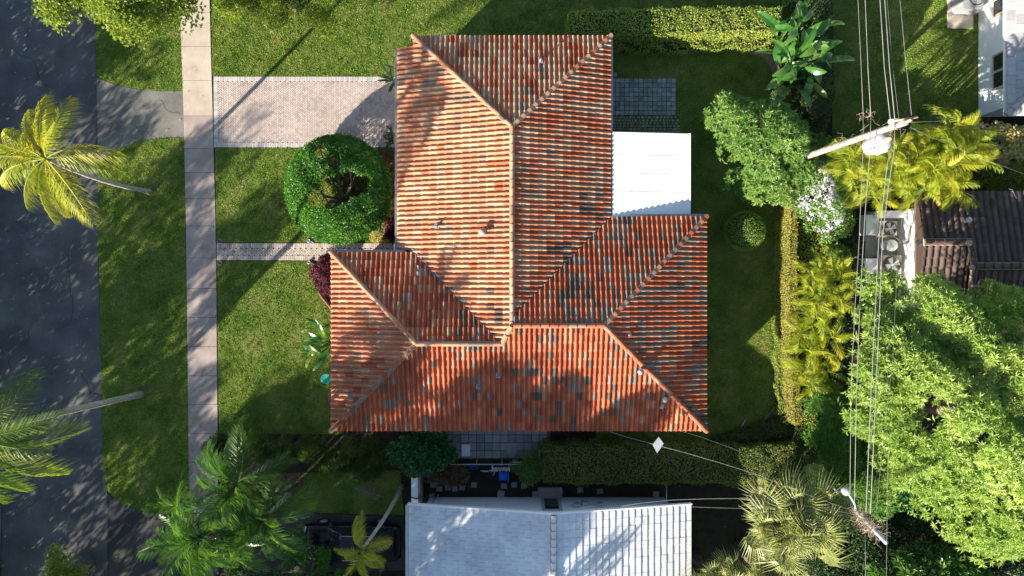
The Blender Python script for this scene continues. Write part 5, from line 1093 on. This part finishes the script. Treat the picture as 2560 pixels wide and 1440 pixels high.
canopy('dark_shrub', 'dark undergrowth at the bottom right corner', 'shrub', [(2250, 1290), (2330, 1310), (2420, 1370), (2560, 1400), (2650, 1400), (2650, 1520), (2480, 1500), (2300, 1400)], 1.2, 2.4, .9, 70, .4, 'leaf', 90, .16, .07, M['leaf_dark'], lumps=.3)
canopy('shrub', 'leafy sea grape shrub with round leaves between the two houses', 'shrub', [(975, 1130), (1000, 1105), (1040, 1092), (1100, 1100), (1125, 1125), (1130, 1150), (1095, 1175), (1050, 1195), (1000, 1185), (975, 1165)], 1.6, 2.6, .7, 46, .3, 'leaf', 60, .17, .16, M['leaf_seagrape'], lumps=.2, limbs=5)
canopy('brown_shrub', 'brownish shrub in front of the white garden wall', 'shrub', [(1062, 1180), (1090, 1166), (1150, 1163), (1172, 1185), (1165, 1212), (1110, 1215), (1070, 1205)], .9, 1.5, .5, 36, .24, 'leaf', 70, .12, .06, M['leaf_brown'], lumps=.15, limbs=4)
canopy('shrub', 'bright green shrub between the blue chair and the south hedge', 'shrub', [(1285, 1160), (1320, 1142), (1355, 1150), (1360, 1195), (1330, 1212), (1295, 1198)], 1.0, 1.8, .5, 30, .26, 'leaf', 90, .17, .045, M['leaf_tree'], lumps=.15, limbs=4)
canopy('shrub', 'rounded green shrub left of the black car', 'shrub', [(690, 1370), (720, 1345), (755, 1340), (765, 1370), (800, 1375), (810, 1405), (860, 1440), (860, 1520), (690, 1520), (685, 1430)], 1.4, 2.4, .6, 56, .3, 'leaf', 120, .09, .06, M['leaf_topiary'], lumps=.2, limbs=5)
canopy('shrub', 'dark shrub along the bottom edge by the palms', 'shrub', [(420, 1400), (480, 1380), (560, 1420), (690, 1430), (690, 1540), (420, 1540)], 1.0, 2, .6, 40, .34, 'leaf', 90, .1, .06, M['leaf_dark'], lumps=.2, limbs=4)
canopy('shrub', 'olive shrub tip poking over the bottom left edge of the road', 'shrub', [(100, 1420), (112, 1385), (135, 1388), (145, 1412), (170, 1408), (195, 1440), (200, 1520), (90, 1520)], 2.0, 3.0, .6, 34, .4, 'leaf', 100, .12, .07, M['leaf_oak'], lumps=.2, limbs=4)
fshrub = canopy('flowering_shrub', 'large shrub covered in small white flowers beside the narrow hedge', 'shrub', [(2005, 420), (2040, 380), (2085, 370), (2110, 400), (2120, 450), (2150, 500), (2148, 560), (2120, 598), (2070, 592), (2020, 555), (2000, 500), (2000, 450)], 1.8, 3.3, .9, 60, .36, 'leaf', 110, .10, .06, M['leaf_tree'], lumps=.25, limbs=6)
fw = PP([(2015, 470), (2040, 410), (2080, 385), (2105, 430), (2140, 510), (2130, 560), (2090, 585), (2040, 550), (2010, 500)], 3.1); x, y = in_poly_pts(fw, 330); z = 1.9+1.5*(1-np.exp(-seg_dist(x, y, fw)/.7))+.1; fc_ = []
for k_ in range(6): v = sph(len(x), .2); fc_.append(rosettes(np.stack([x, y, z], 1)+v*.09, v, 4, .038, .036, .2))
foliage('flowers', fc_, M['petal_white'], fshrub)

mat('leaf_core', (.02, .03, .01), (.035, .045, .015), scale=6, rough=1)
def hedge(label, poly, h, m, dens=420, L=.06, W=.04, h0=0., bump=.11, group=None, name='hedge', lumpf=3., core=None, side=1.0):
    pw = ccw(PP(poly, h)); n = len(pw); cx = sum(p[0] for p in pw)/n; cy = sum(p[1] for p in pw)/n; t = T(name, label, 'hedge', (cx, cy, 0), group)
    A = abs(sum(pw[i][0]*pw[(i+1) % n][1]-pw[(i+1) % n][0]*pw[i][1] for i in range(n)))/2; nt_ = int(A*dens)
    x, y = in_poly_pts(pw, nt_); d = seg_dist(x, y, pw); z = h-np.clip(.12-d, 0, 1)*.9+bump*lump(x, y, lumpf, len(label))+rng.normal(size=nt_)*.02; out = []
    v = np.stack([rng.normal(size=nt_)*.45, rng.normal(size=nt_)*.45, np.ones(nt_)], 1); dr = rng.normal(size=(nt_, 3))*np.array([1, 1, .45]); patch = .5+.35*lump(x, y, 1.1, 2.)
    out.append(leaves(np.stack([x, y, z], 1), dr+np.array([0, 0, .25]), v, L*rng.uniform(.6, 1.3, nt_), W, np.clip(patch*.45+rng.random(nt_)*.55, 0, .99)))
    for i in range(n):
        a, c = np.array(pw[i]), np.array(pw[(i+1) % n]); e = c-a; le = np.linalg.norm(e)
        if le < .05: continue
        k = int(le*h*dens*.8*side); s_ = rng.random(k); nn = np.array([e[1], -e[0], 0])/le; zz = rng.uniform(h0, h, k); p = a+e*s_[:, None]; off = bump*.8*np.sin(s_*le*4+i)+rng.normal(size=k)*.025
        pos = np.stack([p[:, 0]+nn[0]*off, p[:, 1]+nn[1]*off, zz], 1); out.append(leaves(pos, rng.normal(size=(k, 3))+nn*.4+np.array([0, 0, .2]), np.tile(nn, (k, 1))+rng.normal(size=(k, 3))*.4+np.array([0, 0, .25]), L*rng.uniform(.6, 1.3, k), W))
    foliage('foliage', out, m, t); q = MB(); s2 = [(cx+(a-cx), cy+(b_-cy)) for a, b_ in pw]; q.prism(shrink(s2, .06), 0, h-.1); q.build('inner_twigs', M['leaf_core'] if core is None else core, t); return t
def shrink(pw, r):
    pw = ccw(pw); n = len(pw); out = []
    for i in range(n):
        a, b_, c = Vector(pw[i-1]), Vector(pw[i]), Vector(pw[(i+1) % n]); e1, e2 = (b_-a), (c-b_)
        if e1.length < 1e-4 or e2.length < 1e-4: out.append(tuple(b_)); continue
        e1.normalize(); e2.normalize(); n1, n2 = Vector((-e1.y, e1.x)), Vector((-e2.y, e2.x)); q = n1+n2
        q = q.normalized()*r/max(.4, q.normalized().dot(n1)) if q.length > 1e-3 else n1*r
        out.append((b_.x+q.x, b_.y+q.y))
    return out
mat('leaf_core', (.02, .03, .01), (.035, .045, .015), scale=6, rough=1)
hedge('long clipped box hedge along the top lawn, red-tipped at its right end', [(1421, 32), (1424, 27), (1605, 22), (1955, 17), (1950, 72), (1640, 84), (1425, 85)], 1.9, M['leaf_hedge'], 380, .085, .055, bump=.06)
hedge('low box hedge in front of the long top hedge, beside the patio lawn', [(1500, 97), (1950, 93), (1945, 112), (1700, 121), (1500, 122)], .8, M['leaf_hedge'], 330, .09, .06)
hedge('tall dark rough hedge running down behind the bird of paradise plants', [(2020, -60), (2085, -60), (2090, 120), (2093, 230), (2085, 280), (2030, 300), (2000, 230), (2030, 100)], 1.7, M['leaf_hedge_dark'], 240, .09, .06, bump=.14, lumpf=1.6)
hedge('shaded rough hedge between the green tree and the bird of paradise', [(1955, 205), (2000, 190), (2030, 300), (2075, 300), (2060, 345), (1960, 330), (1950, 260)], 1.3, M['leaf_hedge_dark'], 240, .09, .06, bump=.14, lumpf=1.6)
hedge('narrow tall clipped hedge with rusty top running down the east boundary', [(1980, 432), (1994, 432), (1993, 700), (1995, 900), (2005, 1060), (1988, 1062), (1977, 900), (1974, 700)], 1.9, M['leaf_hedge_red'], 620, .055, .04, bump=.03)
hedge('low bright hedge of small round bushes inside the narrow hedge, upper stretch', [(1953, 545), (1972, 520), (1975, 600), (1973, 700), (1972, 742), (1962, 745), (1955, 650)], .8, M['leaf_hedge'], 520, .06, .05, bump=.1)
hedge('low bright hedge inside the narrow hedge, lower stretch along the east lawn', [(1950, 800), (1968, 795), (1975, 900), (1980, 1010), (1950, 1040), (1945, 960), (1948, 880)], .8, M['leaf_hedge'], 520, .06, .05, bump=.1)
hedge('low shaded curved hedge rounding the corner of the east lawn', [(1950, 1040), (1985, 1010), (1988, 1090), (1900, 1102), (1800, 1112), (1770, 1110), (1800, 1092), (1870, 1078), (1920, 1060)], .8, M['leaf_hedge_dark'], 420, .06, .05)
hedge('wide ivy-like hedge east of the narrow hedge, below the flowering shrub', [(1998, 470), (2020, 560), (2080, 585), (2100, 640), (2070, 680), (2030, 700), (2010, 760), (2030, 900), (2040, 1040), (2050, 1120), (2025, 1160), (2010, 1060), (1998, 900), (1996, 700)], 1.2, M['leaf_hedge'], 320, .08, .055, bump=.13, lumpf=1.8)
hedge('wide flat-topped hedge south of the tiled house', [(1352, 1124), (1364, 1116), (1480, 1116), (1700, 1114), (1900, 1118), (1990, 1112), (1985, 1150), (1930, 1212), (1840, 1214), (1780, 1208), (1600, 1209), (1450, 1211), (1365, 1205), (1353, 1190)], 1.5, M['leaf_hedge_south'], 380, .085, .055, bump=.07)
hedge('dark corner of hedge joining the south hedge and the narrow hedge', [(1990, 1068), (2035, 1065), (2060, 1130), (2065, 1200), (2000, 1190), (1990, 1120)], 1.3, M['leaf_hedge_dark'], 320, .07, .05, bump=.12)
canopy('undergrowth', 'glossy green plants at the foot of the cane palms', 'plant', [(2075, 635), (2100, 612), (2118, 640), (2100, 665), (2080, 660)], 1.2, 2.0, .4, 16, .26, 'leaf', 50, .2, .13, M['leaf_tree'], limbs=0, lumps=.1)
canopy('leafy_mound', 'tangled green undergrowth on both sides of the pole foot', 'shrub', [(2085, 350), (2130, 345), (2200, 370), (2300, 330), (2420, 330), (2440, 480), (2290, 480), (2150, 500), (2120, 450)], 1.0, 1.8, .8, 90, .42, 'leaf', 60, .14, .08, M['leaf_dark'], limbs=0, lumps=.2)
canopy('leafy_mound', 'dark undergrowth between the wires and the big tree', 'shrub', [(2100, 590), (2150, 600), (2155, 800), (2120, 900), (2080, 960), (2050, 900), (2040, 760), (2090, 690)], .5, 1.1, .8, 60, .42, 'leaf', 60, .14, .08, M['leaf_dark'], limbs=0, lumps=.2)
hedge('small planted strip by the top edge right of the long hedge', [(1975, -60), (2025, -60), (2020, 20), (1975, 14)], .8, M['leaf_hedge'], 240, .08, .06, bump=.12)

canopy('leafy_mound', 'dark tangle of undergrowth around the fan palm trunk', 'shrub', [(1990, 1180), (2060, 1190), (2110, 1230), (2150, 1290), (2130, 1420), (2060, 1500), (1990, 1420), (2040, 1300)], .5, 1.3, .8, 70, .42, 'leaf', 60, .15, .08, M['leaf_dark'], limbs=0, lumps=.2)
canopy('leafy_mound', 'low dark undergrowth behind the cane palms by the ivy-like hedge', 'shrub', [(2060, 1030), (2110, 1010), (2220, 1260), (2240, 1300), (2100, 1290), (2060, 1180)], .4, 1.1, .8, 70, .42, 'leaf', 60, .15, .08, M['leaf_dark'], limbs=0, lumps=.2)
canopy('leafy_mound', 'dark groundcover under the right side of the big tree', 'shrub', [(2230, 1260), (2330, 1300), (2420, 1370), (2600, 1400), (2600, 1300), (2400, 1200), (2260, 1150)], 1.2, 2.0, .8, 110, .45, 'leaf', 70, .17, .08, M['leaf_seagrape'], limbs=0, lumps=.2)
# clipped ball
x0, y0, z0 = P(1862, 577, 1.15); t = T('ball_shrub', 'clipped round ball shrub on the east lawn', 'shrub', (x0, y0, 0)); n = 5200; v = sph(n); r_ = .93*(1+.02*rng.normal(size=n)); pos = np.array([x0, y0, 1.15])+v*np.array([1, 1, .92])*r_[:, None]
foliage('foliage', leaves(pos, rng.normal(size=(n, 3))+v*.5, v+rng.normal(size=(n, 3))*.35, .06*rng.uniform(.7, 1.3, n), .04), M['leaf_ball'], t)
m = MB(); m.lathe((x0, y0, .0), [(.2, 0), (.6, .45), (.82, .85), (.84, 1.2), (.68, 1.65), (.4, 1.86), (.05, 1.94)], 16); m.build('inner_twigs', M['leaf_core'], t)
# round hollow topiary tree in the front garden
cx, cy, _ = P(832, 466, 2.2); t = T('round_tree', 'round clipped tree with a hollow centre showing its branches, in the front garden', 'tree', (*P(866, 508)[:2], 0))
Rr = 2.42; n = 34000; a = rng.random(n)*6.283; rad = Rr*np.sqrt(rng.random(n)); X = cx+rad*np.cos(a); Y = cy+rad*np.sin(a)*1.04; rn = rad/Rr
Z = 1.15+1.75*np.sqrt(np.clip(1-rn**2.6, 0, 1))+.10*lump(X, Y, 2.3)+rng.normal(size=n)*.06
def hole(px, py, rx, ry, z=2.6): qx, qy, _ = P(px, py, z); k_ = KP*(H-z); return ((X-qx)/(rx*k_))**2+((Y-qy)/(ry*k_))**2+.35*lump(X, Y, 4.7) < 1
keep = ~(hole(836, 476, 46, 42) | hole(792, 498, 26, 26) | hole(836, 400, 16, 26) | hole(885, 462, 38, 34) | hole(800, 384, 18, 17) | hole(845, 420, 9, 22)); X, Y, Z, rn, a = X[keep], Y[keep], Z[keep], rn[keep], a[keep]; n = len(X)
v = nrm(np.stack([np.cos(a)*rn**2*1.3, np.sin(a)*rn**2*1.3, np.ones(n)], 1)); drop = rng.random(n)**2*.35
o1 = leaves(np.stack([X, Y, Z-drop], 1), rng.normal(size=(n, 3))+v*.35, v+rng.normal(size=(n, 3))*.4, .10*rng.uniform(.7, 1.25, n), .06, np.clip(.5+.3*lump(X, Y, 1.5)+rng.normal(size=n)*.25, 0, .99))
n2 = 16000; a = rng.random(n2)*6.283; v = np.stack([np.cos(a), np.sin(a)*1.04, 0*a], 1); zz = rng.uniform(.75, 1.6, n2); rr = Rr*(.96+.05*np.sin((zz-.75)*3.4))*(1+.02*rng.normal(size=n2)); pos = np.stack([cx+v[:, 0]*rr, cy+v[:, 1]*rr, zz], 1)
o2 = leaves(pos, rng.normal(size=(n2, 3))+v*.4, v+rng.normal(size=(n2, 3))*.4+np.array([0, 0, .2]), .1*rng.uniform(.7, 1.2, n2), .06)
foliage('foliage', [o1, o2], M['leaf_topiary'], t)
bs = Vector((*P(866, 508)[:2], 0)); fork = bs+Vector((.02, .02, .5)); m = MB(); m.tube([bs, fork], [.16, .13], 9); m.build('trunk', M['bark'], t)
for px, py, z, mx, my in ((842, 395, 2.4, 848, 460), (800, 372, 2.3, 822, 440), (795, 470, 2.2, 820, 508), (872, 400, 2.3, 880, 460), (780, 560, 2.2, 826, 520), (920, 470, 2.3, 900, 500), (870, 580, 2.3, 870, 545), (900, 400, 2.4, 888, 440), (765, 440, 2.2, 812, 490)):
    m = MB(); m.tube([fork, P(mx, my, 1.3), P(px, py, z)], [.085, .06, .025], 7); m.build('limb', M['bark'], t)
    for q_ in range(4):
        e = Vector(P(px+random.gauss(0, 22), py+random.gauss(0, 22), z+.1)); s_ = Vector(P(mx, my, 1.3)).lerp(Vector(P(px, py, z)), random.uniform(.2, .8)); m = MB(); m.tube([s_, e], [.028, .01], 5); m.build('twig', M['bark'], t)
canopy('brown_shrub', 'sparse dry shrub seen through the hollow of the round tree', 'shrub', [(865, 440), (905, 430), (915, 480), (885, 500), (860, 470)], .2, .5, .3, 14, .2, 'leaf', 40, .1, .05, M['leaf_brown'], limbs=0, lumps=.08)
# planting beds
canopy('burgundy_shrub', 'dark burgundy leafed shrub against the west corner of the tiled house', 'shrub', [(780, 655), (800, 640), (830, 640), (832, 730), (808, 738), (786, 712), (776, 680)], .5, .95, .3, 44, .17, 'leaf', 110, .07, .05, M['leaf_burgundy'], limbs=3, lumps=.1, under=.3, tr=.04)
canopy('croton', 'cream and yellow variegated shrub between the round tree and the garage wall', 'shrub', [(945, 505), (985, 500), (990, 570), (975, 600), (930, 598), (925, 575), (955, 560)], .4, .9, .3, 40, .2, 'leaf', 60, .14, .05, M['leaf_croton'], limbs=3, lumps=.1, tr=.04)
canopy('ti_plant', 'dark red spiky plant at the house wall near the path', 'plant', [(965, 560), (988, 555), (990, 590), (972, 592)], .7, 1.1, .2, 6, .16, 'ros', 4, .3, .05, M['leaf_burgundy'], limbs=3, lumps=.05, extra=14, tr=.03)
canopy('dark_shrub', 'low dark shrubs in the narrow bed between the round tree and the wall', 'shrub', [(950, 375), (986, 370), (988, 500), (965, 500), (962, 430)], .2, .6, .25, 36, .2, 'leaf', 50, .08, .05, M['leaf_brown'], limbs=0, lumps=.08)
# dark starry-leaved shrubs between the sidewalk and the house
SG = 'dark spiky-leaved shrubs south of the front lawn'
for i, (px, py, r, lab) in enumerate(((535, 1125, 24, 'spiky dark shrub spilling over the sidewalk edge'), (590, 1105, 30, 'spiky dark shrub right beside the sidewalk'), (650, 1120, 34, 'spiky shrub behind the feathery palm crown'), (715, 1125, 34, 'spiky dark shrub third from the sidewalk'), (775, 1140, 34, 'spiky dark shrub in the middle of the shaded row'), (835, 1150, 36, 'spiky dark shrub above the sunlit grass patch'), (890, 1130, 34, 'spiky shrub just left below the roof corner'), (920, 1175, 32, 'spiky shrub left of the leaning bare trunk'), (955, 1145, 30, 'spiky dark shrub left of the sea grape shrub'))):
    pl = [(px+r*1.1*math.cos(a)*random.uniform(.85, 1.15), py+r*math.sin(a)*random.uniform(.85, 1.15)) for a in [k*.785 for k in range(8)]]
    canopy('spiky_shrub', lab, 'shrub', pl, .7, 1.7, .5, 11, .24, 'ros', 5, .3, .026, M['leaf_spiky'], group=SG, limbs=3, extra=16, lumps=.15, under=.8, elev=.15, tr=.04)
dfm = frond_mesh('fallen_frond', M['dead_frond'], 1.5, .06, .08, 40, .45, .022, 70, .12, 99); o = place('fallen_frond', dfm, P(960, 1243, .12), None, orient(R(160), R(2), R(10)), 1.0); props(o, 'dry brown palm frond lying on the shaded grass left of the leaning trunk', 'palm frond')

n = 900; x = rng.uniform(-25, 24, n); y = rng.uniform(-14, 14, n); k = ~inpoly(x, y, [(xW, yS), (xE, yS), (xE, yNE), (xm, yNE), (xm, yN), (-xm-dW, yN), (-xm-dW, yNW), (xW, yNW)]) & ((x < -5) | (rng.random(n) < .5)); x, y = x[k], y[k]; n = len(x)
o = foliage('fallen_leaves', leaves(np.stack([x, y, np.full(n, .065)], 1), rng.normal(size=(n, 3))*np.array([1, 1, .1]), np.tile([0, 0, 1.], (n, 1))+rng.normal(size=(n, 3))*.2, rng.uniform(.05, .12, n), .05), M['dead_frond']); o['kind'] = 'stuff'
props(o, 'dry leaves scattered over the lawns, road and driveway', 'leaf litter')
pcx = rng.uniform(xa+.1, xb-.1, 40); pcy = rng.uniform(yb_+.1, yt-.1, 40); o = foliage('fallen_leaves', leaves(np.stack([pcx, pcy, zh+(zl-zh)*(pcx-xa)/(xb-xa)+.012], 1), rng.normal(size=(40, 3))*np.array([1, 1, .05]), np.tile([0, 0, 1.], (40, 1)), rng.uniform(.03, .08, 40), .03), M['dead_frond']); o['kind'] = 'stuff'
props(o, 'few dry leaf specks lying on the white patio roof', 'leaf litter')

# ------------------------------------------------------------------ street trees outside the frame that shade the street
OG = 'street trees west of the road'; SG2 = 'trees south of the garden'
def round_poly(x, y, r): return [(x+r*random.uniform(.8, 1.15)*math.cos(a), y+r*random.uniform(.8, 1.15)*math.sin(a)) for a in [k*.6283 for k in range(10)]]
def far_tree(x, y, r, zb, h, n, lab='spreading street tree on the far side of the road', g=OG, m='leaf_tree'):
    canopy('street_tree', lab, 'tree', round_poly(x, y, r), zb, h, r*.45, n, .62, 'leaf', 90 if g == SG2 else 58, .21, .13, M[m], group=g, limbs=7, lumps=.9, under=.8 if g == SG2 else .4, world=True, tr=.2)
for x, y, r, zb, h, n in ((-29.5, 9, 3.2, .6, 4.6, 90), (-30.5, 3, 3.4, .6, 7.6, 130), (-31.5, 0, 3, 2, 7.6, 60), (-29.5, -3, 3.2, .6, 5.2, 95), (-31, -9, 3.6, 3.0, 9.5, 100), (-29.5, -9, 3.2, .4, 4.2, 70), (-31, -14.5, 3.6, 3.2, 10.8, 116), (-29, -15.5, 3.4, .4, 4.2, 80), (-31.5, -20, 3.5, 3.2, 9.2, 84), (-30.5, -25.5, 4.0, 3.6, 12.3, 110), (-29, -23, 3.6, .4, 4.8, 80), (-31, -32.5, 4.3, 3, 12.5, 90), (-31, -40, 4.3, 3, 12, 70)):
    far_tree(x, y, r, zb, h, n)
for x, y, r, zb, h, n in ((-23.5, -21.5, 3, 3, 12.6, 26), (-18, -22, 3.2, 5, 14.6, 130), (-14, -20.5, 2.9, 4, 14, 130), (-10.8, -22, 2.6, 4, 13.8, 110), (-7.6, -19.8, 2.9, 1.8, 9.0, 130), (-4.3, -19.9, 2.2, 1.8, 8.8, 100), (-22, -30, 4, 4, 12, 90)):
    far_tree(x, y, r, zb, h, n, 'tall garden tree south of the neighbour drive', SG2)
